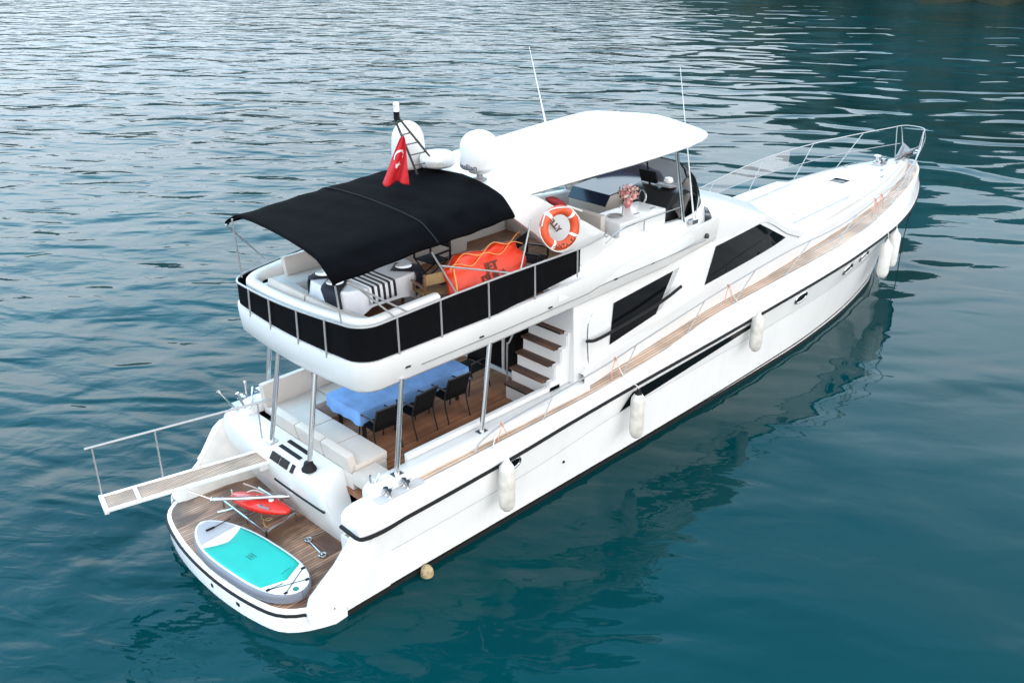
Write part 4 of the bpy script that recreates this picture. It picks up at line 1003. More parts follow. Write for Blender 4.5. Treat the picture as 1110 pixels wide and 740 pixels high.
q = MB(); q.prism([(9.93, -0.21, 4.66), (10.09, -0.21, 4.88), (11.6, -0.21, 4.96), (11.6, 0.87, 4.96), (10.09, 0.87, 4.88), (9.93, 0.87, 4.66)][:3] + [(11.6, -0.21, 4.94), (10.11, -0.21, 4.86), (9.95, -0.21, 4.64)], (0, 1.08, 0)); q.build('acrylic_cover', M['solar'], cc)

# hardtop and radar arch legs
q = MB(); rows = []
hw = [(5.55, 1.22, 5.93), (5.62, 1.34, 5.95), (5.8, 1.42, 5.98), (6.2, 1.50, 6.02), (7, 1.60, 6.06), (8, 1.70, 6.10), (9, 1.78, 6.13), (10, 1.83, 6.17), (10.6, 1.83, 6.19), (11.1, 1.80, 6.22), (11.4, 1.73, 6.24), (11.6, 1.60, 6.25), (11.75, 1.38, 6.25), (11.86, 1.0, 6.255), (11.92, 0.6, 6.26)]
for x, wv, z in hw:
    half = [(wv - 0.06, z - 0.10), (wv, z - 0.06), (wv - 0.01, z - 0.02), (wv - 0.07, z + 0.005), (wv * 0.6, z + 0.05), (0.0, z + 0.07)]
    rows.append([(x, -a, c) for a, c in half] + [(x, a, c) for a, c in half[-2::-1]])
q.grid(rows, closed_v=True, caps=True); ht = q.build('hardtop', M['gel'], Y, smooth=50)
LEG = [(5.50, 5.98), (5.58, 5.80), (5.80, 5.60), (6.22, 5.25), (6.55, 4.93), (7.1, 4.60), (7.5, 4.30), (8.3, 4.40), (8.5, 4.62), (7.6, 5.18), (7.0, 5.52), (6.5, 5.84), (6.2, 6.0)]
ly = lambda z: float(np.interp(z, [4.2, 4.35, 4.65, 5.3, 6.0], [1.70, 1.74, 1.735, 1.68, 1.46]))
for s in (-1, 1):
    q = MB(); n = len(LEG)
    q.add([(x, s * ly(z), z) for x, z in LEG] + [(x, s * (ly(z) - 0.20), z) for x, z in LEG], [list(range(n)), list(range(n, 2 * n))[::-1]] + [[i, (i + 1) % n, n + (i + 1) % n, n + i] for i in range(n)])
    lg = q.build('arch_leg', M['gel'], ht, smooth=25, bevel=0.03)
q = MB()
for s in (-1, 1): q.tube([(10.38, s * 1.68, 6.12), (10.80, s * 1.70, 4.42)], 0.04, 12)
q.build_each('hardtop_pillar', M['steel'], ht)
q = MB(); q.tube([(7.05, s_ * 1.5, 6.0) for s_ in (-0.97, -0.95)] , 0.02, 6); q.lathe([(0.05, 0), (0.05, 0.05), (0, 0.06)], 10, Matrix.Translation((7.3, -1.45, 5.88))); q.build_each('underside_light', M['steel'], ht)
# name lettering on the starboard arch leg
vs, fs = text_mesh('JELLY', 0.17, 0.25, 0, 0.045)
for s in (-1,):
    q = MB(); dx = Vector((0.62, 0, -0.78)).normalized(); dzv = Vector((0.78, 0, 0.62)).normalized(); c = Vector((6.70, 0, 5.34))
    out = []
    for v in vs:
        p = c + dx * v.x + dzv * v.y; out.append((p.x, s * (ly(p.z) + 0.006), p.z))
    q.add(out, fs); q.build('name_lettering', M['inkbr'], ht)

# bimini awning
q = MB(); rows = []
ysec = [(-1.87, -0.03), (-1.865, 0.0), (-1.75, 0.07), (-1.6, 0.145), (-1.48, 0.2), (-1.4, 0.225), (-1.2, 0.245), (-0.9, 0.262), (-0.45, 0.272), (0, 0.275), (0.45, 0.272), (0.9, 0.262), (1.2, 0.245), (1.4, 0.225), (1.48, 0.2), (1.6, 0.145), (1.75, 0.07), (1.865, 0.0), (1.87, -0.03)]
bz = interp([1.75, 3.8, 5.9], [5.62, 5.74, 5.82])
NX = 40; AX = 1.86
XW = lambda x, y: x - 0.42 * (abs(y) / 1.87) ** 1.25 * max(0, (x - 4.4) / 1.5)
SK = lambda x: 0.10 * max(0, 1 - (x - 1.86) / 3.0)
for i in range(NX + 1):
    x = AX + (5.92 - AX) * i / NX
    sag = -0.025 * abs(math.sin(math.pi * (x - AX) / 2.05))
    rows.append([(XW(x, y) + 0.05 * math.cos(y) + SK(x) * y, y, bz(x) + dz + sag * (1 - (y / 2.2) ** 2) + (0.007 * math.sin(x * 9 + y * 2.2) + 0.010 * math.sin(x * 3.1 - y * 5.3) * abs(math.sin(x * 1.5))) * (1 if 0 < i < NX else 0)) for y, dz in ysec])
q.grid(rows)
aw = q.build('bimini_canopy', M['navy'], Y, smooth=80, recalc=False)
mod = aw.modifiers.new('thick', 'SOLIDIFY'); mod.thickness = 0.012; mod.offset = -1
for x in (AX + 0.02, 3.82, 5.88):
    q = MB(); hz = [(XW(x, y) + 0.05 * math.cos(y) + SK(x) * y + (0.03 if x < 2 else 0), y * 0.995, bz(x) + dz + 0.012 * (x == 3.82) - (0.02 if x != 3.82 else -0.004)) for y, dz in ysec]
    q.tube(hz, 0.012 if x == 3.82 else 0.02, 6); q.build('canopy_hoop', M['blackcloth'], aw)
q = MB()
for s in (-1, 1):
    for (a, b) in (((1.95, 1.45, 5.80), (2.02, 1.5, 4.70)), ((1.95, 1.70, 5.64), (2.75, 1.93, 4.76)), ((1.95, 1.84, 5.55), (3.0, 1.95, 4.78)), ((3.6, 1.86, 5.62), (4.02, 1.95, 4.83)), ((5.9, 1.86, 5.65), (5.55, 1.95, 4.83)), ((3.75, 1.90, 5.36), (5.3, 1.95, 4.83))):
        if s == 1 and a[1] == 1.84: continue
        q.tube([(a[0], s * a[1], a[2]), (b[0], s * b[1], b[2])], 0.016, 8)
q.build_each('canopy_strut', M['steelw'], aw)

# radomes and radar on the arch top
def dome(x, y, z, r, h, nm):
    q = MB(); pf = [(r * 0.45, 0.0), (r * 0.55, 0.02), (r * 0.60, 0.06), (r * 0.93, 0.10), (r, 0.16), (r * 1.0, h * 0.5), (r * 0.97, h * 0.62)]
    for k in range(1, 9):
        a = math.pi / 2 * k / 8; pf.append((r * 0.97 * math.cos(a) if k < 8 else 0.0, h * 0.62 + (h * 0.38) * math.sin(a)))
    q.lathe([(0.05, -0.10), (0.05, 0.0)] + pf, 36, Matrix.Translation((x, y, z))); o = q.build(nm, M['gel'], ht, smooth=60)
    q = MB(); q.lathe([(0.14, 0), (0.13, 0.02), (0.06, 0.03), (0.06, 0.10), (0.0, 0.1)], 14, Matrix.Translation((x, y, z - 0.13))); q.build('dome_mount', M['grey'], o)
    return o
d1 = dome(6.02, -0.42, 6.20, 0.37, 0.78, 'satellite_dome')
d2 = dome(5.68, 1.22, 5.98, 0.325, 0.97, 'satellite_dome')
def wrap_text(txt, size, c, r, ang, z, nm, parent, m):
    vs, fs = text_mesh(txt, size); q = MB(); out = []
    for v in vs:
        a = ang + v.x / r; out.append((c[0] + (r + 0.004) * math.cos(a), c[1] + (r + 0.004) * math.sin(a), z + v.y))
    q.add(out, fs); q.build(nm, m, parent)
wrap_text('intellian', 0.14, (6.02, -0.42), 0.37, R(186), 6.37, 'brand_lettering', d1, M['ink'])
q = MB(); q.lathe([(0.30, 0), (0.34, 0.03), (0.345, 0.12), (0.33, 0.19), (0.26, 0.24), (0.0, 0.26)], 36, Matrix.Translation((5.9, 0.62, 6.18))); rd = q.build('radar_dome', M['gel'], ht, smooth=50)
q = MB(); q.lathe([(0.29, 0), (0.31, 0.012), (0.30, 0.02)], 30, Matrix.Translation((5.9, 0.62, 6.165))); q.lathe([(0.07, -0.16), (0.07, 0.0)], 12, Matrix.Translation((5.9, 0.62, 6.17))); q.build('radar_base', M['grey'], rd)
wrap_text('GARMIN', 0.085, (5.9, 0.62), 0.345, R(222), 6.27, 'brand_lettering', rd, M['ltgrey'])
# light mast (leaning ladder frame)
MA = Vector((5.42, 1.02, 7.05)); 
T1 = Vector((4.84, 0.50, 7.20)); F1 = Vector((5.45, 0.66, 6.0)); T2 = Vector((4.90, 0.46, 7.22)); F2 = Vector((5.98, 0.58, 6.02))
q = MB()
q.box((5.7, 0.62, 6.03), (0.6, 0.46, 0.04), 0.012)
ms = q.build('light_mast', M['alu'], ht)
for A_, B_ in ((T1, F1), (T2, F2)): q = MB(); q.tube([A_, A_.lerp(B_, 0.5), B_], 0.022, 8); q.build('mast_tube', M['darksteel'], ms)
for t in (0.25, 0.42, 0.6, 0.78): q = MB(); q.tube([T1.lerp(F1, t), T2.lerp(F2, t)], 0.014, 6); q.build('mast_rung', M['darksteel'], ms)
q = MB(); q.lathe([(0.035, 0), (0.055, 0.02), (0.055, 0.15), (0.06, 0.16)], 14, Matrix.Translation((4.86, 0.48, 7.19))); ml = q.build('mast_light', M['black'], ms)
q = MB(); q.lathe([(0.055, 0), (0.055, 0.12), (0.06, 0.13), (0.045, 0.16), (0, 0.165)], 14, Matrix.Translation((4.86, 0.48, 7.35))); q.build('light_lens', M['china'], ml)
# whip antennas
for (a, b) in (((10.1, 1.75, 6.15), (9.6, 1.8, 7.85)), ((10.95, -1.86, 4.5), (10.05, -1.86, 7.78))):
    q = MB(); P_ = [Vector(a).lerp(Vector(b), t) for t in (0, 0.05, 0.3, 0.6, 1)]; q.tube(P_, [0.03, 0.02, 0.014, 0.010, 0.006], 8); q.build('whip_antenna', M['white'], ht if a[2] > 5 else fly)
q = MB(); q.box((10.95, -1.84, 4.46), (0.22, 0.14, 0.10), 0.03); q.tube([(11.1, -1.8, 4.5), (11.45, -1.6, 4.85)], 0.012, 6); q.build('antenna_mount', M['chrome'], fly)
q = MB()
for s in (-1, 1): q.lathe([(0.05, 0), (0.05, 0.07), (0.03, 0.10), (0, 0.10)], 12, Matrix.Translation((11.45, s * 1.90, 3.98)))
q.build_each('navigation_light', M['blackmetal'], fly)

# ================================================================ separate things
# cockpit table with blue cover
t = thing('dining_table', 'dining table under a blue cloth in the shaded aft cockpit', 'table', (4.4, 0.25, 1.5))
q = MB(); q.box2((3.12, -0.22, 2.17), (5.72, 0.74, 2.22), 0.01); q.build('table_top', M['wood'], t)
for x in (3.25, 5.58):
    for y in (-0.12, 0.64): q = MB(); q.box2((x - 0.03, y - 0.03, 1.5), (x + 0.03, y + 0.03, 2.17)); q.build('table_leg', M['blackmetal'], t)
q = MB(); nx, ny = 44, 20; rows = []
for i in range(nx + 1):
    row = []
    for j in range(ny + 1):
        u = 3.07 + 2.70 * i / nx; v = -0.27 + 1.06 * j / ny
        row.append((u, v, 2.235 + 0.006 * math.sin(u * 11 + v * 4)))
    rows.append(row)
q.grid(rows)
ring = rows[0] + [r[-1] for r in rows[1:]] + rows[-1][-2::-1] + [r[0] for r in rows[-2:0:-1]]
n = len(ring); lv = []
for k_ in range(5):
    f = k_ / 4; row = []
    for i, p in enumerate(ring):
        o = Vector((p[0] - 4.42, p[1] - 0.26, 0)); o = Vector((max(-1, min(1, o.x / 1.3)) ** 9, max(-1, min(1, o.y / 0.5)) ** 9, 0))
        wv = 0.018 * math.sin(i * 0.9) * f; row.append((p[0] + o.x * (0.02 * f + wv), p[1] + o.y * (0.02 * f + wv), p[2] - 0.26 * f - 0.012 * f * math.sin(i * 0.55)))
    lv.append(row)
q.grid(lv, closed_v=True)
c_ = q.build('tablecloth', M['bluecloth'], smooth=60); rebase(c_); tag(c_, 'bright blue cloth covering the cockpit dining table', 'tablecloth')

def make_chair(label):
    t = thing('dining_chair', label, 'chair', (0, 0, 0), 0, 'black chairs round the cockpit table')
    q = MB(); q.box((0, 0, 0.45), (0.47, 0.45, 0.03), 0.012); q.build('seat', M['blackmesh'], t)
    q = MB(); rows = [[(xx, -0.22 - 0.13 * zz - 0.025 * math.cos(xx * 6.0), 0.47 + 0.43 * zz) for zz in (0, 0.3, 0.6, 0.85, 1)] for xx in np.linspace(-0.235, 0.235, 7)]
    q.grid(rows); b = q.build('backrest', M['blackmesh'], t, smooth=60); md = b.modifiers.new('t', 'SOLIDIFY'); md.thickness = 0.02
    for sx in (-1, 1):
        q = MB(); q.tube(smooth_path([(sx * 0.245, 0.27, 0), (sx * 0.245, 0.22, 0.44), (sx * 0.245, 0.18, 0.62)], 3), 0.014, 8); q.build('leg', M['blackmetal'], t)
        q = MB(); q.tube(smooth_path([(sx * 0.245, -0.33, 0), (sx * 0.245, -0.22, 0.45), (sx * 0.245, -0.36, 0.91)], 4), 0.014, 8); q.build('leg', M['blackmetal'], t)
        q = MB(); q.tube(smooth_path([(sx * 0.245, 0.19, 0.63), (sx * 0.245, 0.0, 0.655), (sx * 0.245, -0.28, 0.66)], 3), 0.017, 8); q.build('armrest', M['blackmetal'], t)
    q = MB(); q.tube([(-0.245, -0.36, 0.905), (0.245, -0.36, 0.905)], 0.014, 8); q.build('top_bar', M['blackmetal'], t); q = MB(); q.tube([(-0.245, 0.2, 0.43), (0.245, 0.2, 0.43)], 0.012, 6); q.build('cross_bar', M['blackmetal'], t)
    t.scale = (1.1, 1.05, 1.08)
    return t
ch = make_chair('black sling chair at the aft corner of the blue-covered table, nearest the stern')
ch.location = (3.36, -0.44, 1.5); ch.rotation_euler = (0, 0, R(-3)); bpy.context.view_layer.update()
dup(ch, (4.2, -0.45, 1.5), R(4), 'middle black sling chair on the starboard side of the blue-covered table')
dup(ch, (5.06, -0.44, 1.5), R(-2), 'third black sling chair from the stern along the starboard side of the blue-covered table')
dup(ch, (6.12, 0.10, 1.5), R(92), 'black sling chair at the forward end of the blue-covered table near the doors')

_before = set(bpy.data.objects)
# flybridge table
t = thing('round_table', 'rounded wooden table laid for a meal beneath the dark canopy', 'table', (4.0, -0.12, 4.05))
q = MB(); q.lathe([(0.5, 0), (0.52, 0.02), (0.5, 0.04), (0, 0.04)], 28, Matrix.Translation((4.0, -0.12, 4.74)) @ Matrix.Diagonal((1.75, 1.2, 1, 1))); q.build('table_top', M['wood'], t)
for (dx, dy) in ((-0.55, -0.32), (0.55, -0.32), (-0.55, 0.32), (0.55, 0.32)): q = MB(); q.tube([(4 + dx, -0.12 + dy, 4.05), (4 + dx, -0.12 + dy, 4.74)], 0.03, 8); q.build('table_leg', M['wood'], t)
q = MB(); rows = []
N = 96
def se(a, rx, ry, e=0.55): c, s = math.cos(a), math.sin(a); return (rx * math.copysign(abs(c) ** e, c), ry * math.copysign(abs(s) ** e, s))
for k_, (sc, dz) in enumerate([(0.02, 0), (0.35, 0), (0.7, 0), (0.96, 0), (0.99, 0), (1.0, -0.006), (1.006, -0.05), (1.015, -0.16), (1.03, -0.27), (1.045, -0.36)]):
    row = []
    for i in range(N):
        a = 2 * math.pi * i / N; x, y = se(a, 0.93, 0.64); f = max(0, -dz) / 0.36
        corner = abs(math.sin(2 * a)) ** 3
        wv = 1 + 0.035 * f * math.sin(i * 0.78) + 0.02 * f * math.sin(i * 1.7)
        row.append((4.0 + x * sc * wv, -0.12 + y * sc * wv, 4.79 + dz * (1 + 0.75 * corner)))
    rows.append(row)
q.grid(rows, closed_v=True); c_ = q.build('tablecloth', M['cloth'], smooth=70); rebase(c_); tag(c_, 'white cloth draped over the table under the dark canopy', 'tablecloth')
q = MB(); rows = []
for (y, z) in ((0.35, 4.797), (0, 4.797), (-0.4, 4.797), (-0.72, 4.797), (-0.775, 4.785), (-0.79, 4.70), (-0.80, 4.60), (-0.805, 4.50)):
    rows.append([(3.86 + dx, y, z) for dx in np.linspace(-0.29, 0.29, 9)])
q.grid(rows); c_ = q.build('table_runner', M['runner'], smooth=60); md = c_.modifiers.new('t', 'SOLIDIFY'); md.thickness = 0.006; rebase(c_); tag(c_, 'black and white striped runner hanging over the edge of the white tablecloth', 'table runner')
# napkins hanging at place settings + plates
sets = [(3.28, -0.22, 90, 'plate at the aft end of the canopied table', 'dark patterned napkin at the aft end of the canopied table'),
        (4.62, -0.42, -20, 'plate near the striped runner, towards the bow', 'dark patterned napkin hanging just forward of the striped runner'),
        (4.62, 0.20, 180, 'plate on the port bow corner of the canopied table', 'dark patterned napkin under the plate at the port bow corner'),
        (3.4, 0.28, 180, 'plate on the port aft corner of the canopied table', 'dark patterned napkin under the plate at the port aft corner')]
for i, (x, y, rz_, l1, l2) in enumerate(sets):
    q = MB(); rows = []
    out = Vector((x - 4.0, y + 0.12)).normalized()
    if i == 0: dr = Vector((-0.8, -0.6))
    elif i == 1: dr = Vector((0.62, -0.78))
    else: dr = out
    sdv = Vector((-dr.y, dr.x))
    for f in np.linspace(-0.2, 0.62, 14):
        row = []
        for g in np.linspace(-0.2, 0.2, 7):
            p = Vector((x, y)) + dr * f + sdv * g
            e = p - Vector((4.0, -0.12)); k2 = (abs(e.x / 0.945) ** 3.6 + abs(e.y / 0.655) ** 3.6)
            z = 4.80
            if k2 > 1:
                sc = k2 ** (-1 / 3.6); e2 = e * sc; drop = (e - e2).length; p = Vector((4.0, -0.12)) + e2 * 1.035; z = 4.80 - drop * 1.15
            row.append((p.x, p.y, z))
        rows.append(row)
    q.grid(rows); c_ = q.build('napkin', M['darkcloth'], smooth=70); md = c_.modifiers.new('t', 'SOLIDIFY'); md.thickness = 0.006; md.offset = 1; rebase(c_); tag(c_, l2, 'napkin', 'napkins on the canopied table')
    q = MB(); q.lathe([(0.07, 0), (0.09, 0.004), (0.15, 0.022), (0.152, 0.026), (0.09, 0.012), (0.0, 0.01)], 28, Matrix.Translation((x, y, 4.81))); c_ = q.build('dinner_plate', M['china'], smooth=40); rebase(c_); tag(c_, 'white ' + l1, 'plate', 'plates on the canopied table')
q = MB(); q.lathe([(0.05, 0), (0.1, 0.03), (0.12, 0.07), (0.11, 0.075), (0.0, 0.04)], 20, Matrix.Translation((4.05, 0.12, 4.80)))
c_ = q.build('serving_bowl', M['china']); rebase(c_); tag(c_, 'small white bowl in the middle of the canopied table', 'bowl')
for (x, y, l_) in ((3.75, 0.1, 'wine glass beside the white bowl, towards the stern'), (4.32, 0.1, 'wine glass beside the white bowl, towards the bow')):
    q = MB(); q.lathe([(0.035, 0), (0.006, 0.006), (0.005, 0.08), (0.03, 0.11), (0.038, 0.15), (0.03, 0.19), (0.0, 0.12)], 14, Matrix.Translation((x, y, 4.80))); c_ = q.build('wine_glass', M['vase']); rebase(c_); tag(c_, 'dark red ' + l_, 'wine glass', 'glasses on the canopied table')

for o in set(bpy.data.objects) - _before:
    if o.parent is None: o.location += Vector((-0.42, 0.08, 0))
# director's chairs
def director(label, canvas):
    t = thing('director_chair', label, 'chair', (0, 0, 0), 0, 'folding director chairs on the flybridge')
    q = MB(); q.box((0, 0, 0.46), (0.50, 0.42, 0.02), 0.006); q.build('seat', canvas, t)
    q = MB(); q.box((0, -0.24, 0.78), (0.54, 0.02, 0.20), 0.006); q.build('backrest', canvas, t)
    for sx in (-1, 1):
        q = MB(); q.box((sx * 0.27, 0, 0.64), (0.05, 0.50, 0.03), 0.008); q.build('armrest', M['wood'], t)
        q = MB(); q.box((sx * 0.265, -0.24, 0.66), (0.03, 0.035, 0.46), 0.006); q.build('arm_post', M['wood'], t)
        q = MB(); q.box((sx * 0.265, 0.2, 0.55), (0.03, 0.035, 0.18), 0.006); q.build('arm_post', M['wood'], t)
        for s2 in (-1, 1):
            q = MB(); q.tube([(sx * 0.25, s2 * 0.2, 0.02), (-sx * 0.25, s2 * 0.2, 0.46)], 0.016, 6); q.build('leg', M['wood'], t)
        q = MB(); q.box((sx * 0.25, 0, 0.015), (0.035, 0.48, 0.03), 0.006); q.build('foot_rail', M['wood'], t)
    return t
c1 = director('khaki folding director chair between the white tablecloth and the orange towable', M['khaki'])
c1.location = (4.30, -1.0, 4.05); c1.rotation_euler = (0, 0, R(-12)); bpy.context.view_layer.update()
for (loc, rz_, lb) in (((5.35, 0.25, 4.05), R(95), 'dark folding director chair behind the left end of the orange towable'), ((6.75, -1.10, 4.05), R(200), 'dark folding director chair just below the orange lifebuoy')):
    c2 = dup(c1, loc, rz_, lb)
    for o in c2.children:
        if o.name.startswith(('seat', 'backrest')):
            o.data = o.data.copy(); o.data.materials[0] = M['blackcloth']
        else:
            o.data = o.data.copy(); o.data.materials[0] = M['blackmetal']

# orange towable leaning behind the screen
t = thing('towable_tube', 'big scalloped orange towable with yellow ropes, leaning inside the black flybridge screen', 'inflatable', (5.25, -1.3, 4.05))
q = MB(); rows = []
up = Vector((0, 0.42, 0.90)).normalized(); ax = Vector((1, 0, 0)); nrm = ax.cross(up) * 1.0
cen = Vector((5.26, -1.36, 4.74)); N = 72
def tow(a):
    c, s = math.cos(a), math.sin(a)
    x = 0.92 * math.copysign(abs(c) ** 0.75, c); y = 0.44 * math.copysign(abs(s) ** 0.7, s)
    k_ = 1 + 0.045 * math.cos(9 * a); 
    y *= (1 - 0.22 * math.exp(-((x - 0.05) / 0.22) ** 2))
    return x * k_, y * k_
for (sc, th) in ((0.0, 0.10), (0.3, 0.105), (0.6, 0.12), (0.8, 0.14), (0.92, 0.12), (1.0, 0.06), (1.02, 0.0), (1.0, -0.06), (0.9, -0.12), (0.5, -0.12), (0.0, -0.1)):
    rows.append([cen + ax * (tow(2 * math.pi * i / N)[0] * max(sc, 0.001)) + up * (tow(2 * math.pi * i / N)[1] * max(sc, 0.001)) + nrm * (th + (0.012 * math.cos(18 * math.pi * i / N) if sc > 0.7 else 0)) for i in range(N)])
q.grid(rows, closed_v=True); body = q.build('towable_body', M['orange'], t, smooth=70)
q = MB()
for off, ph in ((0.17, 0.0), (0.135, 0.5)):
    P_ = []
    for i in range(40):
        u = -0.9 + 1.8 * i / 39
        P_.append(cen + ax * u + up * (0.36 - (0.12 if off < 0.15 else 0) + 0.06 * math.sin(u * 9 + ph * 4) + 0.05 * u) + nrm * (off + 0.02))
    q.tube(P_, 0.009, 6)
q.tube(smooth_path([cen + ax * -0.82 + up * 0.2 + nrm * 0.16, cen + ax * -0.9 + up * -0.1 + nrm * 0.2, cen + ax * -1.0 + up * -0.45 + nrm * 0.2], 4), 0.014, 6)
q.build('grab_rope', M['yrope'], t)
for txt, yy, sz in (('JET', 0.03, 0.22), ('DUKA', -0.17, 0.22)):
    vs, fs = text_mesh(txt, sz, 0, 0, 0.04); q = MB(); q.add([cen + ax * (v.x + 0.06) + up * (v.y + yy) + nrm * (0.128) for v in vs], fs); q.build('lettering', M['inkbr'], t)

# lifebuoy
t = thing('lifebuoy', 'orange ring lifebuoy with white bands hung on the starboard arch', 'lifebuoy', (6.47, -1.97, 4.98))
mt = Matrix.Rotation(R(-16), 4, 'Z') @ Matrix.Rotation(R(80), 4, 'X'); cb = Vector((6.47, -2.02, 5.40))
q = MB(); q.torus(cb, 0.325, 0.085, 48, 14, mt); q.build('ring', M['buoy'], t, smooth=180)
q = MB()
for a in (40, 130, 238, 328): q.torus(cb, 0.325, 0.0875, 4, 14, mt, (R(a - 5), R(a + 5)))
q.build_each('white_band', M['white'], t, smooth=60)
q = MB(); P_ = []
for i in range(64):
    a = 2 * math.pi * i / 64; k_ = 0.5 - 0.5 * math.cos(4 * (a - R(40)))
    P_.append(cb + mt @ Vector(((0.405 + 0.02 * k_ + 0.0) * math.cos(a), (0.405 + 0.02 * k_ - 0.05 * k_ * (a < math.pi)) * math.sin(a), 0.03 + 0.07 * k_ * (math.sin(a) > 0.2))))
q.tube(P_, 0.012, 6, closed=True); q.build('grab_line', M['wrope'], t)
def ring_text(txt, size, a0, flip, nm):
    vs, fs = text_mesh(txt, size, 0, 0, 0.05); q = MB(); out = []
    for v in vs:
        if flip: a = R(a0) + v.x / 0.325; rr = 0.325 - v.y
        else: a = R(a0) - v.x / 0.325; rr = 0.325 + v.y
        dr_ = rr - 0.325; zz = math.sqrt(max(0, 0.0872 ** 2 - dr_ ** 2)) + 0.003
        out.append(cb + mt @ Vector((rr * math.cos(a), rr * math.sin(a), zz)))
    q.add(out, fs); q.build(nm, M['inkbr'], t)
ring_text('ANTALYA', 0.115, 283, True, 'lettering')

# paddle board
t = thing('paddle_board', 'white inflatable paddle board with turquoise pad lying across the swim platform', 'paddle board', (0.28, -0.62, 0.44))
bc = Vector((0.40, -0.56, 0)); bd = Vector((0.10, -1.0, 0)).normalized(); bs = Vector((-bd.y, bd.x, 0)); HL = 1.40
def bw(u):   # half width, u -1 (nose, port) .. 1 (tail, starboard)
    return 0.52 * (1 - abs(u) ** (2.6 if u < 0 else 3.4)) ** (0.55 if u < 0 else 0.5)
US = [-1, -0.985, -0.95, -0.9] + list(np.linspace(-0.82, 0.82, 17)) + [0.9, 0.95, 0.985, 1]
zc = lambda u: 0.44 + 0.02 + 0.05 * max(0, -u - 0.5) ** 2 * 4
def bp(u, v, z): return bc + bd * (u * HL) + bs * v + Vector((0, 0, z))
q = MB()
prof = [(-0.98, 0.0), (-1.03, 0.05), (-1.03, 0.12), (-0.97, 0.175), (-0.93, 0.18)]
rows = [[bp(u, v * max(bw(u), 0.004), zc(u) + z) for v, z in prof] for u in US]; q.cur = 0; q.grid(rows)
rows2 = [[bp(u, -v * max(bw(u), 0.004), zc(u) + z) for v, z in prof] for u in US]; q.grid(rows2)
rows3 = [[bp(u, v * max(bw(u), 0.004), zc(u)) for v in (-1, 0, 1)] for u in US]; q.grid(rows3)
q.cur = 1
rows4 = [[bp(u, v * max(bw(u), 0.004), zc(u) + (0.18 if abs(v) > 0.92 else 0.185)) for v in (-0.93, -0.85, -0.5, 0, 0.5, 0.85, 0.93)] for u in US]; q.grid(rows4)
bo = q.build('board_body', [M['supg'], M['sup']], t, smooth=60)
q = MB()
rows = []
for i in range(15):
    v = -0.47 + 0.94 * i / 14
    a = -0.42 - 0.13 * (abs(v) / 0.47) ** 1.3; b = 0.60 + 0.12 * (1 - abs(v) / 0.47)
    row = []
    for k_ in range(12):
        u = a + (b - a) * k_ / 11
        vv = v * min(1, (bw(u) - 0.07) / 0.47)
        row.append(bp(u, vv, zc(u) + 0.1875))
    rows.append(row)
q.grid(rows); pd = q.build('deck_pad', M['teal'], t, smooth=60); md = pd.modifiers.new('t', 'SOLIDIFY'); md.thickness = 0.004; md.offset = 1
q = MB(); rows = []
for u in np.linspace(-0.96, -0.62, 8): rows.append([bp(u, v * (bw(u) - 0.06), zc(u) + 0.189) for v in (-0.97, -0.5, 0, 0.5, 0.97)])
q.grid(rows); q.build('nose_pad', M['suplg'], t)
q = MB()
for (a, b) in (((0.70, -0.36), (0.90, 0.22)), ((0.90, -0.22), (0.70, 0.36)), ((0.70, -0.36), (0.74, -0.1)), ): q.tube([bp(a[0], a[1], zc(0.8) + 0.195), bp(b[0], b[1], zc(0.8) + 0.195)], 0.006, 6)
for (u, v) in ((0.70, -0.36), (0.70, 0.36), (0.90, 0.22), (0.90, -0.22)): q.box(bp(u, v, zc(0.8) + 0.192), (0.07, 0.05, 0.012), 0.004)
q.build('bungee_cord', M['black'], t)
q = MB(); q.lathe([(0.05, 0), (0.05, 0.012), (0.0, 0.014)], 16, Matrix.Translation(bp(0.93, -0.05, zc(0.9) + 0.182))); q.build('air_valve', M['tealdk'], t)
q = MB()
for k_ in range(3): q.prism([bp(-0.02 + 0.02 * k_ * 0, -0.06 + 0.05 * k_, zc(0) + 0.194), bp(0.10, -0.06 + 0.05 * k_, zc(0) + 0.194), bp(0.10, -0.04 + 0.05 * k_, zc(0) + 0.194), bp(-0.02, -0.04 + 0.05 * k_, zc(0) + 0.194)], (0, 0, 0.001))
q.prism([bp(0.035, -0.06, zc(0) + 0.1945), bp(0.045, -0.06, zc(0) + 0.1945), bp(0.045, 0.06, zc(0) + 0.1945), bp(0.035, 0.06, zc(0) + 0.1945)], (0, 0, 0.001))
for k_ in range(6): q.prism([bp(0.585 - 0.004 * k_, 0.03 + 0.035 * k_, zc(0) + 0.194), bp(0.60 - 0.004 * k_, 0.03 + 0.035 * k_, zc(0) + 0.194), bp(0.60 - 0.004 * k_, 0.055 + 0.035 * k_, zc(0) + 0.194), bp(0.585 - 0.004 * k_, 0.055 + 0.035 * k_, zc(0) + 0.194)], (0, 0, 0.001))
q.build('pad_marking', M['tealdk'], t)
q = MB(); P_ = [bp(-0.78, 0.06 + 0.22 * i / 30 * 1.6, zc(-0.78) + 0.21 + 0.012 * math.sin(i * 2.4)) for i in range(31)]; q.tube(P_, 0.008, 6); q.tube([bp(-0.80, -0.08, zc(-0.8) + 0.205), bp(-0.78, 0.07, zc(-0.78) + 0.21)], 0.02, 8); q.build('leash', M['black'], t)

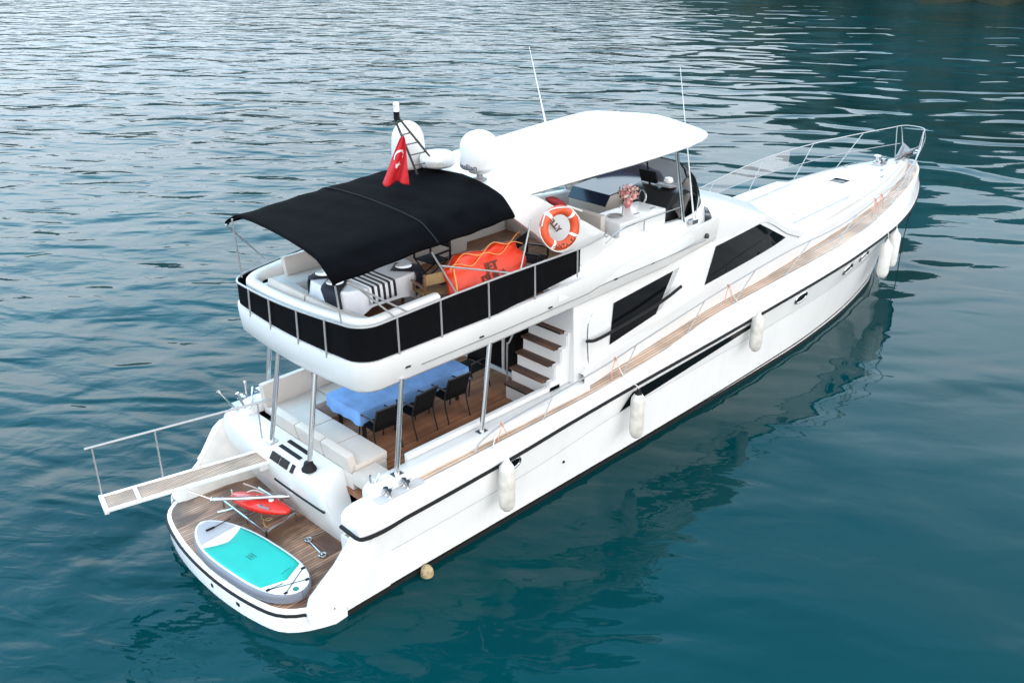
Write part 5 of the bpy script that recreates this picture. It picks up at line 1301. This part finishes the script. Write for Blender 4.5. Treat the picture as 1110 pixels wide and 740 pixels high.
# tender chocks (chrome frame) on the platform
t = thing('chock_frame', 'chrome tubular cradle standing on the swim platform behind the paddle board', 'cradle', (1.3, 0.5, 0.43))
q = MB()
for (a, b) in (((0.98, -0.16, 0.62), (1.68, -0.02, 0.62)), ((0.95, 1.3, 0.60), (0.98, -0.16, 0.60)), ((1.6, 1.1, 0.66), (1.68, -0.02, 0.66)), ((1.05, 0.55, 0.60), (1.6, 0.6, 0.6)), ((0.98, 0.95, 0.58), (1.55, 1.05, 0.58)), ((0.75, 1.15, 0.50), (0.98, 0.9, 0.6))):
    q.tube([a, b], 0.022, 8)
q.build('frame_tube', M['chrome'], t)
for p in ((0.98, -0.16), (1.68, -0.02), (0.95, 1.3), (1.6, 1.1), (1.0, 0.55)):
    q = MB(); q.tube([(p[0], p[1], 0.43), (p[0], p[1], 0.66)], 0.02, 8); q.build('frame_leg', M['chrome'], t)
# red scooter lying in the cradle
t = thing('water_scooter', 'glossy red water scooter lying in the chrome cradle under the passerelle', 'water scooter', (1.3, 0.5, 0.6))
q = MB(); A = Vector((1.04, 1.06, 0.78)); B = Vector((1.50, -0.12, 0.78)); sv = (B - A).normalized().cross(Vector((0, 0, 1))).normalized(); rows = []
for i in range(17):
    u = i / 16; wv = 0.225 * (math.sin(math.pi * min(1, u * 0.9 + 0.06)) ** 0.6); c = A.lerp(B, u)
    rows.append([c + sv * (wv * math.cos(a)) + Vector((0, 0, wv * 0.6 * math.sin(a))) for a in [2 * math.pi * k / 16 for k in range(16)]])
q.grid(rows, closed_v=True, caps=True); q.build('scooter_shell', M['red'], t, smooth=70)
q = MB(); c = A.lerp(B, 0.62)
for sg in (-1, 1): q.tube(smooth_path([c + sv * (sg * 0.10) + Vector((0, 0, 0.07)), c + sv * (sg * 0.22) + Vector((0, 0, 0.12)), c + sv * (sg * 0.20) + (B - A) * 0.16 + Vector((0, 0, 0.10))], 4), 0.018, 8)
q.build_each('scooter_handle', M['grey'], t)
q = MB(); q.lathe([(0.045, 0), (0.05, 0.02), (0, 0.022)], 12, Matrix.Translation(A.lerp(B, 0.7) + Vector((0, 0, 0.128)))); q.lathe([(0.02, 0), (0.02, 0.015), (0, 0.016)], 12, Matrix.Translation(A.lerp(B, 0.45) + Vector((0, 0, 0.128)))); q.build('scooter_badge', M['white'], t)
q = MB(); P_ = [(0.98, 0.95, 0.98), (1.05, 1.0, 0.72), (1.3, 0.72, 0.93), (1.55, 0.5, 0.7), (1.62, 0.75, 0.62), (1.5, 0.95, 0.75), (1.3, 1.1, 0.9)]
q.tube(smooth_path(P_, 6), 0.014, 6); rp = q.build('mooring_rope', M['wrope']); rebase(rp); tag(rp, 'loose cream rope draped over the red water scooter', 'rope')

q = MB(); P_ = [(1.62 - 0.012 * i + 0.09 * math.cos(i * 0.9), 1.15 - 0.03 * i + 0.10 * math.sin(i * 0.9), 0.47 + 0.012 * (i % 4)) for i in range(34)]
q.tube(smooth_path(P_, 3), 0.012, 6); rp = q.build('mooring_rope', M['yropep']); rebase(rp); tag(rp, 'tangled tan rope heaped on the platform between the red scooter and the transom', 'rope')
# flag
q = MB(); rows = []; fl_m = []
t = thing('ensign', 'red flag with white crescent and star hanging limp from the light mast', 'flag', (4.6, 0.1, 6.12))
top = Vector((4.72, 0.16, 6.98)); 
for i in range(25):
    u = i / 24; row = []
    for j in range(13):
        v = j / 12
        wd = 0.06 + 0.42 * u ** 0.8
        x = top.x - 0.20 * u - (0.45 - v) * wd * 0.66 + 0.06 * math.sin(v * 10 + u * 3) * (0.3 + u); y = top.y + (0.45 - v) * wd * 0.75 + 0.05 * u + 0.05 * math.sin(v * 10 + u * 3) * (0.3 + u)
        z = top.z - 0.82 * u - 0.04 * u * math.sin(v * 7)
        row.append(Vector((x, y, z)))
    rows.append(row)
q.grid(rows); f2 = MB(); f2.tube([(5.02, 0.50, 6.88), (4.66, 0.16, 7.04)], 0.012, 6); f2.build('flag_staff', M['darksteel'], t); fo = q.build('flag_cloth', M['flag'], t, smooth=90); md = fo.modifiers.new('t', 'SOLIDIFY'); md.thickness = 0.004; md.offset = 0
def flag_pt(u, v, off=0.008):
    i = min(23, max(0, int(u * 24))); j = min(11, max(0, int(v * 12))); fu = u * 24 - i; fv = v * 12 - j
    p = rows[i][j] * (1 - fu) * (1 - fv) + rows[i + 1][j] * fu * (1 - fv) + rows[i][j + 1] * (1 - fu) * fv + rows[i + 1][j + 1] * fu * fv
    n_ = (rows[i + 1][j] - rows[i][j]).cross(rows[i][j + 1] - rows[i][j]).normalized()
    if n_.x + n_.y > 0: n_ = -n_
    return p + n_ * off
q = MB(); cr = []
NN = 20
for k_ in range(NN + 1):
    a = R(55) + R(250) * k_ / NN; o = (0.40 + 0.13 * math.cos(a), 0.42 + 0.30 * math.sin(a)); b_ = (0.415 + 0.10 * math.cos(a), 0.42 + 0.23 * math.sin(a))
    cr.append([flag_pt(*o), flag_pt(o[0] * 0.5 + b_[0] * 0.5, o[1] * 0.5 + b_[1] * 0.5), flag_pt(*b_)])
q.grid(cr)
star = [flag_pt(0.60 + (0.08 if k_ % 2 == 0 else 0.034) * math.cos(2 * math.pi * k_ / 10), 0.42 + (0.18 if k_ % 2 == 0 else 0.075) * math.sin(2 * math.pi * k_ / 10)) for k_ in range(10)]
q.add(star + [flag_pt(0.60, 0.42)], [[k_, (k_ + 1) % 10, 10] for k_ in range(10)])
q.build('flag_emblem', M['white'], t)
# furled pennant stowed by the arch
t = thing('furled_pennant', 'dark red furled pennant on a short white staff beneath the hardtop edge', 'pennant', (7.5, -0.9, 5.2))
q = MB(); q.tube([(7.25, -1.0, 5.56), (8.2, -1.05, 5.12)], 0.02, 8); q.build('staff', M['white'], t)
q = MB(); P_ = [Vector((7.2, -1.0, 5.58)).lerp(Vector((7.75, -1.03, 5.33)), f) for f in np.linspace(0, 1, 9)]; q.tube(P_, [0.02, 0.05, 0.075, 0.085, 0.08, 0.07, 0.06, 0.05, 0.02], 10); q.build('furled_cloth', M['dkred'], t)
# flowers
t = thing('flower_vase', 'pink and cream bouquet in a small rose glass vase on the wet bar', 'vase', (9.72, -1.0, 4.862))
q = MB(); q.lathe([(0.05, 0), (0.075, 0.03), (0.09, 0.09), (0.06, 0.15), (0.055, 0.19), (0.0, 0.17)], 18, Matrix.Translation((9.72, -1.0, 4.862))); q.build('glass_vase', M['vase'], t)
for nm, m_, cnt in (('pink_bloom', M['pink'], 90), ('cream_bloom', M['pinkw'], 100), ('foliage', M['leaf'], 30)):
    q = MB()
    for i in range(cnt):
        d_ = Vector((random.gauss(0, 1), random.gauss(0, 1), random.gauss(0.15, 0.8))).normalized() * random.uniform(0.12, 0.23)
        c = Vector((9.72, -1.0, 5.16)) + Vector((d_.x, d_.y, d_.z * 0.85)); a = Vector((random.uniform(-1, 1), random.uniform(-1, 1), random.uniform(-1, 1))).normalized() * 0.035; b = a.orthogonal().normalized() * 0.035
        b.rotate(Matrix.Rotation(random.uniform(0, 3), 3, a))
        q.add([c - a, c - b + d_ * 0.06, c + a, c + b - d_ * 0.06], [[0, 1, 2, 3]])
    q.build(nm, m_, t, recalc=False)

# fenders
def fender(x, y, zt, zb_, r, m_, label, tie, cap, rope=M['wrope']):
    t = thing('fender', label, 'fender', (x, y, zb_), 0, 'fenders hanging along the starboard side')
    h = zt - zb_; q = MB()
    pf = [(0.0, -0.02), (r * 0.5, 0.0), (r * 0.85, 0.06), (r, 0.16), (r, h - 0.20), (r * 0.92, h - 0.12), (r * 0.6, h - 0.04), (r * 0.3, h), (0.03, h + 0.06), (0.0, h + 0.06)]
    rows = []
    for i, (rr, z) in enumerate(pf): rows.append([(x + rr * math.cos(a) * (1 + 0.02 * math.cos(6 * a)), y + rr * math.sin(a) * (1 + 0.02 * math.cos(6 * a)), zb_ + z) for a in [2 * math.pi * k / 24 for k in range(24)]])
    q.grid(rows, closed_v=True, caps=True); q.build('fender_body', m_, t, smooth=60)
    q = MB(); q.lathe([(r * 0.62, -0.05), (r * 0.4, 0.0), (0.05, 0.03), (0.03, 0.09), (0, 0.09)], 16, Matrix.Translation((x, y, zt))); q.build('fender_cap', cap, t)
    q = MB()
    dk = Vector((x + 0.02, -(d_e(x) + 0.03), z_d(x) + 0.02))
    q.tube(smooth_path([(x, y, zt + 0.08), ((x + dk.x) / 2, y + 0.05, (zt + dk.z) / 2 + 0.02), dk, tie], 3), 0.011, 6); q.build('fender_line', rope, t)
    q = MB(); tv = Vector(tie); q.torus(tv, 0.035, 0.014, 14, 6, Matrix.Rotation(R(90), 4, 'Y')); q.tube(smooth_path([tv, tv + Vector((-0.12, -0.02, -0.25)), tv + Vector((-0.05, 0.0, -0.5 if x > 6 else -0.3))], 4), 0.010, 6); q.tube(smooth_path([tv, tv + Vector((0.10, -0.02, -0.2)), tv + Vector((0.16, -0.01, -0.42 if x > 6 else -0.3))], 4), 0.010, 6)
    q.build('fender_knot', M['prope'], t)
    return t
fender(4.40, -2.76, 1.72, 0.70, 0.15, M['fender'], 'yellowed white fender nearest the stern, beside the oval porthole', (4.75, -ry(4.75), rz(4.75)), M['fender2'])
fender(8.14, -2.77, 1.70, 0.66, 0.145, M['fender'], 'worn white fender with a black top at the end of the long black hull window', (8.0, -ry(8.0), rz(8.0)), M['black'])
fender(12.58, -2.76, 2.06, 1.14, 0.145, M['fender'], 'creased white fender hanging at the forward tip of the long black hull window', (12.1, -ry(12.1), rz(12.1)), M['fender'])
fender(19.95, -2.38, 1.92, 0.86, 0.16, M['fender2'], 'clean white fender by the bow portholes, the left of the close pair', (19.1, -ry(19.1), rz(19.1)), M['fender2'])
fender(20.75, -2.24, 2.02, 0.94, 0.16, M['fender2'], 'clean white fender nearest the bow, the right of the close pair', (19.5, -ry(19.5), rz(19.5)), M['fender2'])
# small weed-grown buoy at the waterline
q = MB(); rows = []
for i in range(11):
    a = math.pi * i / 10; rows.append([(2.72 + 0.12 * math.sin(a) * math.cos(b), -2.46 + 0.12 * math.sin(a) * math.sin(b), 0.04 - 0.17 * math.cos(a)) for b in [2 * math.pi * k / 14 for k in range(14)]])
q.grid(rows, closed_v=True); o = q.build('small_buoy', M['rust'], smooth=80); rebase(o); tag(o, 'small weathered buoy floating against the starboard waterline near the stern', 'buoy')
# mooring line at the bow
q = MB(); q.tube(smooth_path([(23.9, -1.35, 2.15), (23.5, -1.4, 1.2), (23.2, -1.5, 0.4), (23.0, -1.6, -0.2)], 5), 0.014, 6); o = q.build('mooring_line', M['black']); rebase(o); tag(o, 'thin dark line dropping from the bow into the water', 'line')
# rod holders / fittings at the port stern corner
q = MB()
for (x, y, dx, dy) in ((1.9, 2.2, -0.22, 0.12), (2.2, 2.25, 0.05, 0.1), (2.0, 1.95, -0.1, 0.05)):
    q.tube([(x, y, 1.82), (x + dx, y + dy, 2.2)], 0.024, 10); q.tube([(x + dx, y + dy, 2.2), (x + dx * 1.15, y + dy * 1.15, 2.24)], 0.038, 10)
q.tube([(1.95, 1.7, 2.0), (2.4, 2.35, 2.05)], 0.02, 8)
q.build_each('rod_holder', M['chrome'], Y)
q = MB(); q.tube([(2.1, -1.95, 1.98), (2.22, -1.95, 2.1)], 0.03, 10); q.tube([(2.05, -1.92, 1.98), (2.05, -1.92, 2.12)], 0.02, 8); q.build('stern_fitting', M['chrome'], Y)
